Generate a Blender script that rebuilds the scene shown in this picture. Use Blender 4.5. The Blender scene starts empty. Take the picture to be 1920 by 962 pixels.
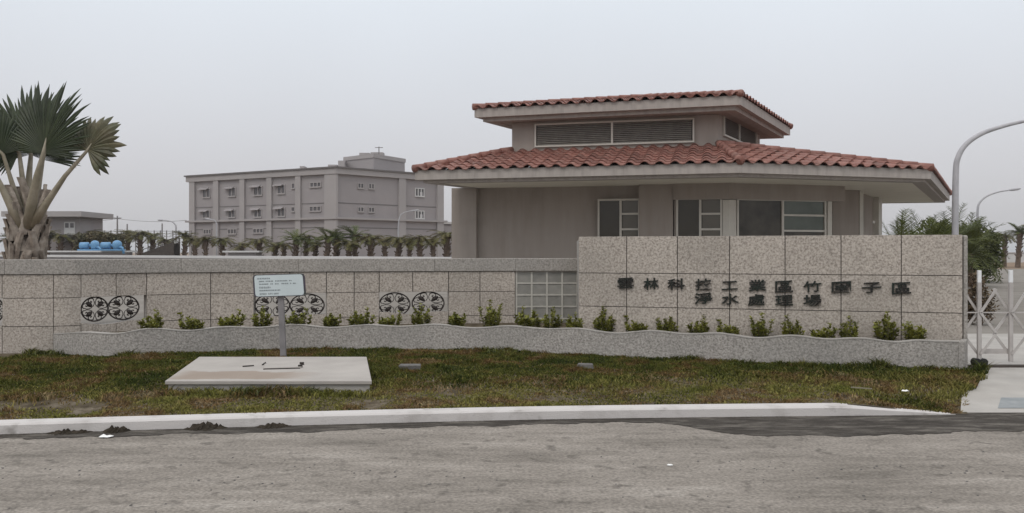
import bpy, bmesh, math, random
import numpy as np
from mathutils import Vector, Matrix
random.seed(7); RNG = np.random.default_rng(7)
R = math.radians
scene = bpy.context.scene
C = scene.collection

# ---------------------------------------------------------------- camera
F, CX, HY, EYE = 1600.0, 960.0, 472.0, 1.6          # focal length and horizon in photo pixels, eye height in m
cd = bpy.data.cameras.new('camera'); cam = bpy.data.objects.new('camera', cd); C.objects.link(cam)
cam.location = (0, 0, EYE); cam.rotation_euler = (R(90), 0, 0)
cd.sensor_width = 36; cd.lens = 36*F/1920; cd.shift_y = -9/1920
cd.clip_start = .1; cd.clip_end = 6000
scene.camera = cam

# ---------------------------------------------------------------- sky and sun (overcast)
SUN_EL, SUN_AZ = 52, 205         # azimuth measured from +Y clockwise: behind the camera, to the left
world = bpy.data.worlds.new('World'); scene.world = world; world.use_nodes = True
nt = world.node_tree; nt.nodes.clear()
def N(t, kind, **kw):
    n = t.nodes.new(kind)
    for k, v in kw.items(): setattr(n, k, v)
    return n
out = N(nt, 'ShaderNodeOutputWorld'); bg = N(nt, 'ShaderNodeBackground')
sky = N(nt, 'ShaderNodeTexSky'); sky.sky_type = 'NISHITA'; sky.sun_disc = False
sky.sun_elevation = R(SUN_EL); sky.sun_rotation = R(SUN_AZ); sky.dust_density = 4.0; sky.air_density = 1.2
hs = N(nt, 'ShaderNodeHueSaturation'); hs.inputs['Saturation'].default_value = .45
tc = N(nt, 'ShaderNodeTexCoord'); sp = N(nt, 'ShaderNodeSeparateXYZ')
mr = N(nt, 'ShaderNodeMapRange'); mr.inputs[1].default_value = 0.0; mr.inputs[2].default_value = 1.0
ramp = N(nt, 'ShaderNodeValToRGB'); cr = ramp.color_ramp
cr.elements[0].position = 0; cr.elements[0].color = (.430, .425, .435, 1)
cr.elements[1].position = 1; cr.elements[1].color = (1.0, 1.02, 1.05, 1)
e = cr.elements.new(.10); e.color = (.500, .500, .525, 1)
e = cr.elements.new(.27); e.color = (.600, .635, .680, 1)
e = cr.elements.new(.55); e.color = (.84, .87, .91, 1)
cn = N(nt, 'ShaderNodeTexNoise'); cn.inputs['Scale'].default_value = 2.2; cn.inputs['Detail'].default_value = 3
cm = N(nt, 'ShaderNodeMapRange'); cm.inputs[3].default_value = 8.2; cm.inputs[4].default_value = 9.4
vm = N(nt, 'ShaderNodeVectorMath', operation='SCALE')
mx = N(nt, 'ShaderNodeMix', data_type='RGBA'); mx.inputs[0].default_value = .90
L = nt.links.new
L(tc.outputs['Generated'], sp.inputs[0]); L(sp.outputs['Z'], mr.inputs[0]); L(mr.outputs[0], ramp.inputs[0])
L(tc.outputs['Generated'], cn.inputs['Vector']); L(cn.outputs[0], cm.inputs[0])
L(ramp.outputs[0], vm.inputs[0]); L(cm.outputs[0], vm.inputs['Scale'])
L(sky.outputs[0], hs.inputs['Color']); L(hs.outputs[0], mx.inputs[6]); L(vm.outputs[0], mx.inputs[7])
L(mx.outputs[2], bg.inputs[0]); bg.inputs[1].default_value = .15; L(bg.outputs[0], out.inputs[0])
sd = bpy.data.lights.new('sun', 'SUN'); sun = bpy.data.objects.new('sun', sd); C.objects.link(sun)
sd.energy = .7; sd.angle = R(16); sd.color = (1, .95, .88)
az, el = R(SUN_AZ), R(SUN_EL)
sv = Vector((math.sin(az)*math.cos(el), math.cos(az)*math.cos(el), math.sin(el)))
sun.rotation_euler = sv.to_track_quat('Z', 'Y').to_euler(); sun.location = (0, -5, 30)
vs = scene.view_settings; vs.view_transform = 'Standard'; vs.look = 'None'; vs.exposure = 0; vs.gamma = 1; vs.use_curve_mapping = False

# ---------------------------------------------------------------- helpers
def P(px, py, Y): return Vector(((px-CX)/F*Y, Y, EYE+(HY-py)/F*Y))
def XY(px, Y): return ((px-CX)/F*Y, Y)
def ZY(py, Y): return EYE+(HY-py)/F*Y
WL = {}
def wl(o): return WL.get(o.name, Vector((0, 0, 0)))
def tag(o, label=None, cat=None, group=None, kind=None):
    if label: o['label'] = label
    if cat: o['category'] = cat
    if group: o['group'] = group
    if kind: o['kind'] = kind
    return o
def thing(name, loc, label, cat, group=None):
    o = bpy.data.objects.new(name, None); C.objects.link(o); o.location = loc; o.empty_display_size = .2
    WL[o.name] = Vector(loc); return tag(o, label, cat, group)
class MB:
    def __init__(s): s.v = []; s.f = []; s.t = []; s.tint = .5
    def add(s, vs_, fs):
        b = len(s.v); s.v += [tuple(p) for p in vs_]; s.t += [s.tint]*len(vs_); s.f += [tuple(i+b for i in f) for f in fs]
    def quad(s, a, b, c, d): s.add([a, b, c, d], [(0, 1, 2, 3)])
    def hexa(s, bot, top):
        n = len(bot); f = [tuple(range(n))[::-1], tuple(range(n, 2*n))]
        f += [(i, (i+1) % n, n+(i+1) % n, n+i) for i in range(n)]
        s.add(list(bot)+list(top), f)
    def box(s, x0, x1, y0, y1, z0, z1):
        s.hexa([(x0, y0, z0), (x1, y0, z0), (x1, y1, z0), (x0, y1, z0)], [(x0, y0, z1), (x1, y0, z1), (x1, y1, z1), (x0, y1, z1)])
    def prism(s, poly, z0, z1): s.hexa([(x, y, z0) for x, y in poly], [(x, y, z1) for x, y in poly])
    def tube(s, pts, rad, n=8, cap=True):
        pts = [Vector(p) for p in pts]; k = len(pts)
        if not hasattr(rad, '__len__'): rad = [rad]*k
        vs_ = []; up = None
        for i, p in enumerate(pts):
            d = (pts[min(i+1, k-1)]-pts[max(i-1, 0)]).normalized()
            if up is None: up = d.orthogonal().normalized()
            a = (up-d*up.dot(d)).normalized(); up = a; b = d.cross(a)
            for j in range(n):
                t = 2*math.pi*j/n; vs_.append(p+(a*math.cos(t)+b*math.sin(t))*rad[i])
        fs = [(i*n+j, i*n+(j+1) % n, (i+1)*n+(j+1) % n, (i+1)*n+j) for i in range(k-1) for j in range(n)]
        if cap: fs += [tuple(range(n))[::-1], tuple(range((k-1)*n, k*n))]
        s.add(vs_, fs)
    def bar(s, a, b, w, h=None, side=None):
        a, b = Vector(a), Vector(b); d = (b-a).normalized()
        side = Vector(side) if side else (Vector((0, 0, 1)) if abs(d.z) < .9 else Vector((0, 1, 0)))
        u = (side-d*side.dot(d)).normalized()*(w/2); v = d.cross(u).normalized()*((h or w)/2)
        s.hexa([a-u-v, a+u-v, a+u+v, a-u+v], [b-u-v, b+u-v, b+u+v, b-u+v])
    def lathe(s, c, prof, n=16):
        c = Vector(c); vs_ = [c+Vector((r*math.cos(2*math.pi*j/n), r*math.sin(2*math.pi*j/n), z)) for r, z in prof for j in range(n)]
        k = len(prof)
        s.add(vs_, [(i*n+j, i*n+(j+1) % n, (i+1)*n+(j+1) % n, (i+1)*n+j) for i in range(k-1) for j in range(n)]+[tuple(range(n))[::-1], tuple(range((k-1)*n, k*n))])
    def build(s, name, m, parent=None, smooth=False, fix=True, bevel=0):
        me = bpy.data.meshes.new(name)
        off = Vector((0, 0, 0)); p = parent
        while p is not None: off += p.location; p = p.parent
        me.from_pydata([(x-off.x, y-off.y, z-off.z) for x, y, z in s.v], [], s.f)
        a = me.attributes.new('tint', 'FLOAT', 'POINT'); a.data.foreach_set('value', s.t)
        if fix and len(s.f) < 60000:
            bm = bmesh.new(); bm.from_mesh(me); bmesh.ops.recalc_face_normals(bm, faces=bm.faces); bm.to_mesh(me); bm.free()
        if smooth: me.polygons.foreach_set('use_smooth', [True]*len(me.polygons))
        me.materials.append(m); me.update()
        o = bpy.data.objects.new(name, me); C.objects.link(o)
        if parent is not None: o.parent = parent
        if bevel:
            b = o.modifiers.new('bevel', 'BEVEL'); b.width = bevel; b.segments = 2; b.limit_method = 'ANGLE'
        return o
def copy_tree(o, parent=None):
    c = o.copy(); C.objects.link(c)
    if parent is not None: c.parent = parent
    for ch in [q for q in o.children if q != c]: copy_tree(ch, c)
    return c
class Facade:
    """vertical plane through two plan points; pixels of the photo are cast onto it to read off widths and heights"""
    def __init__(s, A, B):
        s.A = Vector((A[0], A[1])); d = Vector((B[0], B[1]))-s.A; s.L = d.length; s.t = d/s.L
        n = Vector((s.t.y, -s.t.x)); s.n = n if n.dot(-s.A) > 0 else -n
    def s_at(s, px):
        k = (px-CX)/F; return (k*s.A.y-s.A.x)/(s.t.x-k*s.t.y)
    def z_at(s, px, py): return ZY(py, s.A.y+s.t.y*s.s_at(px))
    def pt(s, u, d, z): q = s.A+s.t*u+s.n*d; return Vector((q.x, q.y, z))
    def box(s, mb, u0, u1, d0, d1, z0, z1):
        mb.hexa([s.pt(u0, d0, z0), s.pt(u1, d0, z0), s.pt(u1, d1, z0), s.pt(u0, d1, z0)], [s.pt(u0, d0, z1), s.pt(u1, d0, z1), s.pt(u1, d1, z1), s.pt(u0, d1, z1)])
    def rect(s, px0, py0, px1, py1):
        m = (px0+px1)/2; return s.s_at(px0), s.s_at(px1), s.z_at(m, py1), s.z_at(m, py0)

# ---------------------------------------------------------------- materials
def mat(name, cols, scale=6, detail=5, rough=.85, bump=.0, bscale=60, tint=0.0, spec=.3, metal=0, stops=None, trans=0, scale2=0, amt2=.0, col2=(0, 0, 0), lo2=.5, hi2=.7, stretch=None, nrough=.55):
    """noise-mixed principled material; tint = how strongly the per-vertex 'tint' attribute varies the value"""
    m = bpy.data.materials.new(name); m.use_nodes = True; t = m.node_tree; b = t.nodes['Principled BSDF']; l = t.links.new
    co = N(t, 'ShaderNodeNewGeometry').outputs['Position'] if not name.endswith('_local') else N(t, 'ShaderNodeTexCoord').outputs['Object']
    if stretch:
        mp = N(t, 'ShaderNodeMapping'); mp.inputs['Scale'].default_value = stretch; l(co, mp.inputs[0]); co2 = mp.outputs[0]
    else: co2 = co
    no = N(t, 'ShaderNodeTexNoise'); no.inputs['Scale'].default_value = scale; no.inputs['Detail'].default_value = detail; no.inputs['Roughness'].default_value = nrough
    l(co2, no.inputs['Vector'])
    rp = N(t, 'ShaderNodeValToRGB'); k = len(cols); stops = stops or [.3+.4*i/max(k-1, 1) for i in range(k)]
    for i in range(k):
        e_ = rp.color_ramp.elements[i] if i < 2 else rp.color_ramp.elements.new(1.0)
        if i < 2: e_.position = 0 if i == 0 else 1
    els = rp.color_ramp.elements
    if k == 1: els[0].color = (*cols[0], 1); els[1].color = (*cols[0], 1)
    else:
        for i in range(k): els[i].position = stops[i]; els[i].color = (*cols[i], 1)
    l(no.outputs[0], rp.inputs[0]); c = rp.outputs[0]
    if amt2:
        n2 = N(t, 'ShaderNodeTexNoise'); n2.inputs['Scale'].default_value = scale2; n2.inputs['Detail'].default_value = 6; l(co, n2.inputs['Vector'])
        m2 = N(t, 'ShaderNodeMapRange'); m2.inputs[1].default_value = lo2; m2.inputs[2].default_value = hi2; m2.inputs[4].default_value = amt2; l(n2.outputs[0], m2.inputs[0])
        mm = N(t, 'ShaderNodeMix', data_type='RGBA'); l(m2.outputs[0], mm.inputs[0]); l(c, mm.inputs[6]); mm.inputs[7].default_value = (*col2, 1); c = mm.outputs[2]
    if tint:
        at = N(t, 'ShaderNodeAttribute', attribute_name='tint'); ma = N(t, 'ShaderNodeMapRange'); ma.inputs[3].default_value = 1-tint; ma.inputs[4].default_value = 1+tint
        l(at.outputs['Fac'], ma.inputs[0]); vs2 = N(t, 'ShaderNodeVectorMath', operation='SCALE'); l(c, vs2.inputs[0]); l(ma.outputs[0], vs2.inputs['Scale']); c = vs2.outputs[0]
    l(c, b.inputs['Base Color'])
    b.inputs['Roughness'].default_value = rough; b.inputs['Specular IOR Level'].default_value = spec; b.inputs['Metallic'].default_value = metal
    if bump:
        n3 = N(t, 'ShaderNodeTexNoise'); n3.inputs['Scale'].default_value = bscale; n3.inputs['Detail'].default_value = 4; l(co, n3.inputs['Vector'])
        bp = N(t, 'ShaderNodeBump'); bp.inputs['Strength'].default_value = bump; bp.inputs['Distance'].default_value = .02; l(n3.outputs[0], bp.inputs['Height']); l(bp.outputs[0], b.inputs['Normal'])
    if trans:
        tr = N(t, 'ShaderNodeBsdfTranslucent'); l(c, tr.inputs['Color']); ms = N(t, 'ShaderNodeMixShader'); ms.inputs[0].default_value = trans
        o_ = t.nodes['Material Output']; l(b.outputs[0], ms.inputs[1]); l(tr.outputs[0], ms.inputs[2]); l(ms.outputs[0], o_.inputs['Surface'])
    return m
M = {}
M['granite'] = mat('warm_granite', [(.235, .203, .174), (.41, .362, .315), (.53, .474, .418)], 34, 3, .8, .4, 45, tint=.055, stops=[.34, .5, .66], scale2=1.1, amt2=.35, col2=(.25, .23, .20), lo2=.48, hi2=.75, nrough=.65)
M['grey_granite'] = mat('grey_granite', [(.19, .174, .157), (.345, .32, .292), (.465, .432, .398)], 34, 4, .85, .5, 40, tint=.08, stops=[.33, .5, .66], scale2=.9, amt2=.4, col2=(.20, .195, .18), lo2=.45, hi2=.7, nrough=.65)
M['cap_granite'] = mat('coping_granite', [(.20, .184, .166), (.325, .30, .272), (.42, .39, .355)], 34, 4, .85, .3, 40, tint=.06, stops=[.33, .5, .66], scale2=.7, amt2=.35, col2=(.22, .21, .195), lo2=.45, hi2=.7, nrough=.65)
M['joint'] = mat('dark_mortar', [(.085, .075, .068), (.13, .117, .105)], 20, 3, .95)
M['plaster'] = mat('grey_plaster', [(.290, .252, .222), (.322, .282, .250), (.345, .305, .272)], 2.6, 7, .9, .15, 90, scale2=1.3, amt2=.35, col2=(.215, .192, .172), lo2=.5, hi2=.75, tint=.08, stretch=(1.3, 1.3, .16), nrough=.65)
M['fascia'] = mat('fascia_mosaic', [(.30, .27, .245), (.365, .328, .30), (.41, .37, .34)], 3, 7, .8, .15, 60, stretch=(2.2, 2.2, .3), nrough=.65, scale2=2.0, amt2=.3, col2=(.27, .25, .235), lo2=.55, hi2=.8)
M['soffit'] = mat('soffit_paint', [(.66, .625, .54), (.72, .685, .60)], 1.5, 4, .85)
M['tile'] = mat('roof_tile', [(.185, .078, .060), (.225, .100, .078), (.28, .148, .118)], 5, 5, .6, .25, 50, tint=.28, spec=.35, scale2=2.5, amt2=.5, col2=(.17, .105, .085), lo2=.5, hi2=.75)
M['frame'] = mat('window_frame_paint', [(.50, .47, .42), (.56, .53, .47)], 4, 3, .5)
M['glass'] = mat('window_glass', [(.038, .032, .022), (.06, .052, .038)], .9, 3, .05, spec=.38)
M['glass2'] = mat('window_glass_clear', [(.03, .027, .02), (.08, .07, .055)], 2.2, 4, .05, spec=.38)
M['greenblind'] = mat('green_blind', [(.085, .10, .082), (.13, .15, .13)], 1.4, 3, .15, spec=.4)  # greenish reflection in the bay pane, painted as a flat colour
M['blind'] = mat('glass_blind', [(.105, .095, .075), (.13, .118, .095)], 1.0, 2, .10, spec=.4)
M['louvre'] = mat('louvre_paint', [(.19, .17, .15), (.25, .23, .20)], 6, 3, .6)
M['dark'] = mat('dark_void', [(.02, .019, .018)], 2, 2, .9)
M['iron'] = mat('wrought_iron', [(.018, .014, .012), (.04, .03, .025)], 30, 3, .55)
M['letter'] = mat('letter_paint', [(.008, .016, .011), (.014, .011, .009)], 6, 3, .4, spec=.4)
M['glassblock'] = mat('glass_block', [(.22, .215, .195), (.29, .28, .255)], 5, 3, .18, .15, 14, spec=.6, tint=.10)
M['grout'] = mat('white_grout', [(.42, .40, .36), (.5, .48, .43)], 12, 3, .8)
M['concrete'] = mat('pale_concrete', [(.33, .31, .285), (.41, .385, .355)], 2.5, 7, .9, .25, 60, scale2=1.2, amt2=.4, col2=(.33, .30, .265), lo2=.5, hi2=.75)
M['courtyard'] = mat('courtyard_concrete', [(.205, .188, .168), (.265, .244, .22)], .8, 7, .95, .2, 40, spec=.0)
M['soil'] = mat('bare_soil', [(.045, .036, .024), (.10, .080, .055), (.21, .178, .135)], 5.5, 9, .95, .9, 40, spec=.05, nrough=.72)
M['far_soil'] = mat('reddish_soil', [(.15, .085, .05), (.21, .14, .09), (.16, .15, .09)], .25, 7, .95)
M['kerb'] = mat('white_kerb_paint', [(.42, .39, .37), (.53, .50, .48)], 3, 7, .8, .3, 60, stops=[.3, .5], scale2=5, amt2=.7, col2=(.24, .22, .20), lo2=.62, hi2=.76)
M['asphalt'] = mat('dark_asphalt', [(.030, .025, .021), (.062, .054, .046), (.15, .134, .116)], 3.5, 9, .95, .9, 50, stretch=(.6, 2.2, 1), nrough=.78, spec=.15, stops=[.36, .5, .64])
M['dirt'] = mat('dark_dirt', [(.022, .018, .013), (.055, .044, .033)], 14, 5, .95, .6, 50, spec=.1)
M['mosaic'] = mat('gutter_paving', [(.20, .215, .22), (.28, .29, .29)], 7, 5, .8)
M['steel'] = mat('painted_steel', [(.34, .335, .35), (.42, .41, .425)], 5, 3, .45, spec=.4)
M['postgrey'] = mat('grey_post_paint', [(.17, .16, .16), (.24, .225, .225)], 5, 4, .6)
M['gate'] = mat('gate_stainless', [(.40, .37, .35), (.52, .49, .465)], 4, 3, .4, metal=.2)
M['white'] = mat('white_cap', [(.75, .75, .75)], 4, 2, .5)
M['rubber'] = mat('black_rubber', [(.02, .02, .02)], 4, 2, .7)
M['board'] = mat('sign_board', [(.50, .56, .57), (.57, .63, .64)], 2.0, 3, .4)
M['boardink'] = mat('sign_ink', [(.17, .19, .20)], 6, 3, .6)
M['boardrim'] = mat('sign_rim', [(.075, .05, .085), (.06, .07, .06)], 6, 3, .5)
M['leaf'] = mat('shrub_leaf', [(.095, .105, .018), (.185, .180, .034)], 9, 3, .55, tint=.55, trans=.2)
M['twig'] = mat('twig_bark', [(.10, .08, .05)], 9, 3, .8)
M['grass'] = mat('verge_grass', [(.040, .052, .011), (.088, .090, .020), (.125, .074, .030), (.22, .17, .085)], 1.0, 6, .75, tint=.5, trans=.2, stops=[.40, .515, .59, .69], nrough=.68, spec=.08)
M['grass_dry'] = mat('verge_grass_dry', [(.12, .125, .028), (.20, .18, .055), (.17, .105, .05), (.29, .235, .13)], 1.3, 6, .8, tint=.5, trans=.2, stops=[.36, .49, .58, .68], nrough=.65, spec=.08)
M['palm_leaf'] = mat('palm_blade', [(.022, .032, .014), (.042, .052, .024)], 2.5, 4, .5, tint=.4, trans=.15)
M['palm_leaf_old'] = mat('palm_blade_old', [(.062, .072, .038), (.115, .098, .058)], 2.5, 4, .5, tint=.4, trans=.15)
M['palm_stalk'] = mat('palm_stalk', [(.21, .185, .13), (.33, .29, .225)], 5, 4, .6, tint=.15)
M['palm_bark'] = mat('palm_boot', [(.12, .095, .075), (.25, .212, .178), (.34, .30, .255)], 7, 6, .9, .5, 30, tint=.4)
M['date_leaf'] = mat('date_leaflet', [(.066, .066, .018), (.115, .108, .034), (.125, .09, .04)], .6, 4, .65, tint=.45, trans=.2)
M['date_leaf_green'] = mat('date_leaflet_green', [(.058, .076, .016), (.11, .12, .03)], .6, 4, .65, tint=.45, trans=.2)
M['date_bark'] = mat('date_bark', [(.085, .06, .045), (.16, .115, .085)], 6, 5, .9, .5, 20)
M['bush'] = mat('bush_leaf', [(.056, .068, .018), (.105, .11, .032)], 1.2, 4, .65, tint=.5, trans=.2)
M['dry'] = mat('dry_leaf', [(.11, .07, .045), (.14, .11, .06)], 3, 4, .7, tint=.4, trans=.15)
M['hedge'] = mat('hedge_leaf', [(.07, .07, .03), (.11, .085, .045)], 1.0, 4, .7, tint=.4)
M['office'] = mat('office_render', [(.285, .262, .262), (.315, .29, .288)], .5, 6, .9, scale2=.25, amt2=.3, col2=(.25, .232, .228), lo2=.5, hi2=.75)
M['office_trim'] = mat('office_trim', [(.32, .298, .292), (.35, .325, .318)], .5, 5, .9)
M['office_glass'] = mat('office_glass', [(.07, .066, .068), (.11, .10, .105)], .8, 2, .15, spec=.5)
M['office_line'] = mat('office_groove', [(.15, .138, .135)], 1, 2, .9)
M['pale'] = mat('pale_paint', [(.50, .49, .48), (.56, .55, .54)], 1, 3, .7)
M['blue'] = mat('blue_paint', [(.10, .24, .42), (.14, .31, .50)], 3, 3, .35, spec=.4)
M['rust'] = mat('brown_steel', [(.05, .04, .034), (.075, .062, .052)], 4, 4, .8)
M['wood'] = mat('pole_concrete', [(.21, .20, .20)], 4, 3, .9)
M['litter'] = mat('white_litter', [(.8, .79, .77)], 4, 2, .6)
M['stone'] = mat('dark_stone', [(.10, .095, .09), (.16, .15, .14)], 15, 4, .9, .5, 60)

# road: dusty worn asphalt/concrete with drag streaks and small pits
def road_mat():
    m = mat('dusty_road', [(.13, .116, .099), (.215, .191, .165), (.268, .239, .208), (.35, .316, .28)], 1.1, 10, .95, .9, 38, stretch=(.5, 2.0, 1), nrough=.72, stops=[.30, .44, .56, .70], scale2=7.0, amt2=.75, col2=(.115, .102, .088), lo2=.58, hi2=.72, spec=.15)
    t = m.node_tree; l = t.links.new; b = t.nodes['Principled BSDF']; src = b.inputs['Base Color'].links[0].from_socket
    g = N(t, 'ShaderNodeNewGeometry'); n = N(t, 'ShaderNodeTexNoise'); n.inputs['Scale'].default_value = 38; n.inputs['Detail'].default_value = 3; l(g.outputs['Position'], n.inputs['Vector'])
    r_ = N(t, 'ShaderNodeMapRange'); r_.inputs[1].default_value = .3; r_.inputs[2].default_value = .7; r_.inputs[3].default_value = .72; r_.inputs[4].default_value = 1.28; l(n.outputs[0], r_.inputs[0])
    v = N(t, 'ShaderNodeVectorMath', operation='SCALE'); l(src, v.inputs[0]); l(r_.outputs[0], v.inputs['Scale'])
    # hairline cracks in the worn surface
    vo = N(t, 'ShaderNodeTexVoronoi', feature='DISTANCE_TO_EDGE'); vo.inputs['Scale'].default_value = .55
    wn = N(t, 'ShaderNodeTexNoise'); wn.inputs['Scale'].default_value = 1.8; wn.inputs['Detail'].default_value = 6; l(g.outputs['Position'], wn.inputs['Vector'])
    ad = N(t, 'ShaderNodeVectorMath', operation='MULTIPLY_ADD'); ad.inputs[1].default_value = (1.1, 1.1, 0); l(wn.outputs['Color'], ad.inputs[0]); l(g.outputs['Position'], ad.inputs[2]); l(ad.outputs[0], vo.inputs['Vector'])
    cr_ = N(t, 'ShaderNodeMapRange'); cr_.inputs[1].default_value = .0; cr_.inputs[2].default_value = .008; cr_.inputs[3].default_value = .30; cr_.inputs[4].default_value = 0; l(vo.outputs['Distance'], cr_.inputs[0])
    mm = N(t, 'ShaderNodeMix', data_type='RGBA'); l(cr_.outputs[0], mm.inputs[0]); l(v.outputs[0], mm.inputs[6]); mm.inputs[7].default_value = (.09, .08, .07, 1); l(mm.outputs[2], b.inputs['Base Color'])
    return m
M['road'] = road_mat()

def slab_mat():
    m = mat('slab_concrete', [(.33, .303, .277), (.41, .378, .347)], 1.8, 7, .9, .2, 60)
    t = m.node_tree; l = t.links.new; b = t.nodes['Principled BSDF']; src = b.inputs['Base Color'].links[0].from_socket
    g = N(t, 'ShaderNodeNewGeometry'); s = N(t, 'ShaderNodeSeparateXYZ'); l(g.outputs['Position'], s.inputs[0])
    n = N(t, 'ShaderNodeTexNoise'); n.inputs['Scale'].default_value = 1.6; n.inputs['Detail'].default_value = 5; l(g.outputs['Position'], n.inputs['Vector'])
    a = N(t, 'ShaderNodeMath', operation='MULTIPLY'); a.inputs[1].default_value = 1.0; l(n.outputs[0], a.inputs[0])
    y = N(t, 'ShaderNodeMath', operation='SUBTRACT'); l(s.outputs['Y'], y.inputs[0]); l(a.outputs[0], y.inputs[1])
    def stepn(inp, a0, a1):
        r = N(t, 'ShaderNodeMapRange'); r.interpolation_type = 'SMOOTHSTEP'; r.inputs[1].default_value = a0; r.inputs[2].default_value = a1; l(inp, r.inputs[0]); return r.outputs[0]
    def mul(p, q):
        r = N(t, 'ShaderNodeMath', operation='MULTIPLY'); l(p, r.inputs[0])
        if isinstance(q, float): r.inputs[1].default_value = q
        else: l(q, r.inputs[1])
        return r.outputs[0]
    f = mul(mul(stepn(y.outputs[0], 9.60, 9.68), stepn(y.outputs[0], 10.22, 10.12)), mul(stepn(s.outputs['X'], -4.3, -3.9), stepn(s.outputs['X'], -2.3, -2.9)))
    f = mul(f, .62)
    mm = N(t, 'ShaderNodeMix', data_type='RGBA'); l(f, mm.inputs[0]); l(src, mm.inputs[6]); mm.inputs[7].default_value = (.23, .165, .115, 1); l(mm.outputs[2], b.inputs['Base Color'])
    return m
M['slab'] = slab_mat()

# ---------------------------------------------------------------- ground, road, verge, driveway
def lerp_tab(tab, x):
    if x <= tab[0][0]: return tab[0][1]+(x-tab[0][0])*(tab[1][1]-tab[0][1])/(tab[1][0]-tab[0][0])
    for (a, b), (c, d) in zip(tab, tab[1:]):
        if x <= c: return b+(d-b)*(x-a)/(c-a)
    a, b = tab[-2]; c, d = tab[-1]; return d+(x-c)*(d-b)/(c-a)
def smooth_tab(tab, x):          # monotone-ish cubic through the table
    xs = [t[0] for t in tab]
    if x <= xs[0] or x >= xs[-1]: return lerp_tab(tab, x)
    for i in range(len(tab)-1):
        if x <= xs[i+1]:
            x0, y0 = tab[i]; x1, y1 = tab[i+1]
            m0 = (tab[i+1][1]-tab[i-1][1])/(xs[i+1]-xs[i-1]) if i > 0 else (y1-y0)/(x1-x0)
            m1 = (tab[i+2][1]-y0)/(xs[i+2]-x0) if i+2 < len(tab) else (y1-y0)/(x1-x0)
            h = x1-x0; t = (x-x0)/h
            return (2*t**3-3*t**2+1)*y0+(t**3-2*t**2+t)*h*m0+(-2*t**3+3*t**2)*y1+(t**3-t**2)*h*m1
ROAD_Z = -.18
KERB = [(-14, 6.9), (-4.97, 8.30), (-2.5, 8.68), (0, 9.0), (1.94, 9.15), (4.29, 9.27), (4.85, 9.30)]
def kerb_y(x): return smooth_tab(KERB, x)
def gz(x, y):                    # verge surface
    t = max(0, min(1, (y-kerb_y(min(x, 6))-.18)/2.2)); t = t*t*(3-2*t)
    e_ = max(0, min(1, (x-3.75)/.95)); e_ = e_*e_*(3-2*e_)*max(0, 1-max(0, y-9.25)/1.2)
    return -.09+.075*t-.085*e_+.012*math.sin(x*2.1+y)*math.sin(y*2.7-x*.6)

g = MB()
ys = [-60, 5, 12, 16.5, 20, 80, 200, 600, 3000]; xs = [-2500, -400, -100, -40, 0, 40, 100, 400, 2500]
zz = lambda y: -.26 if y < 15 else (-.03 if y < 300 else -.03)
for i in range(len(ys)-1):
    for j in range(len(xs)-1):
        g.quad((xs[j], ys[i], zz(ys[i])), (xs[j+1], ys[i], zz(ys[i])), (xs[j+1], ys[i+1], zz(ys[i+1])), (xs[j], ys[i+1], zz(ys[i+1])))
tag(g.build('ground', M['far_soil']), kind='structure')
g = MB(); g.quad((-60, -12, ROAD_Z), (60, -12, ROAD_Z), (60, 9.9, ROAD_Z), (-60, 9.9, ROAD_Z)); tag(g.build('road', M['road']), kind='structure')
g = MB(); g.quad((-70, 16.6, 0), (70, 16.6, 0), (70, 80, 0), (-70, 80, 0)); tag(g.build('courtyard_paving', M['courtyard']), kind='structure')

# dark asphalt: a thin strip beside the kerb that widens to a patch at the right
def jag(x, a=.03): return a*(math.sin(x*7.3)+.6*math.sin(x*17.1+1)+.4*math.sin(x*41.7+2))
PATCH = [(-14, .15), (-5, .20), (-4.1, .30), (-3.2, .26), (-2.2, .36), (-1.0, .26), (0, .29), (.8, .22), (1.55, .26), (1.72, .38), (1.85, .62), (2.15, .86), (2.6, .98), (3.6, 1.00), (4.6, .86), (6, .80), (9, 1.0), (16, .9)]
JR = [random.random() for _ in range(700)]; g = MB(); n = 600; x0, x1 = -9, 16
for i in range(n):
    a, b = x0+(x1-x0)*i/n, x0+(x1-x0)*(i+1)/n
    ya, yb = min(kerb_y(a), 9.3)+.02, min(kerb_y(b), 9.3)+.02
    ea = ya-lerp_tab(PATCH, a)+jag(a, .03)+.03*(JR[i]-.5); eb = yb-lerp_tab(PATCH, b)+jag(b, .03)+.03*(JR[i+1]-.5)
    if a > 4.8: ya += .12; 
    if b > 4.8: yb += .12
    g.quad((a, ea, ROAD_Z+.004), (b, eb, ROAD_Z+.004), (b, yb, ROAD_Z+.004), (a, ya, ROAD_Z+.004))
tag(g.build('asphalt_patch', M['asphalt']), kind='structure')

# kerb, tapering down into the road at its right end
g = MB(); n = 150; prev = None
for i in range(n+1):
    x = -9+(4.85+9)*i/n; y = kerb_y(x); s_ = max(0.02, min(1, (4.9-x)/1.3)); zt = ROAD_Z+.105*s_; w = .20*(.45+.55*s_)
    sec = [(x, y, ROAD_Z-.05), (x, y+.008, zt-.018*s_), (x, y+.03, zt), (x, y+w, zt+.004), (x, y+w, ROAD_Z-.05)]
    if prev:
        for k in range(4): g.quad(prev[k], sec[k], sec[k+1], prev[k+1])
    prev = sec
tag(g.build('kerb', M['kerb']), kind='structure')

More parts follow.
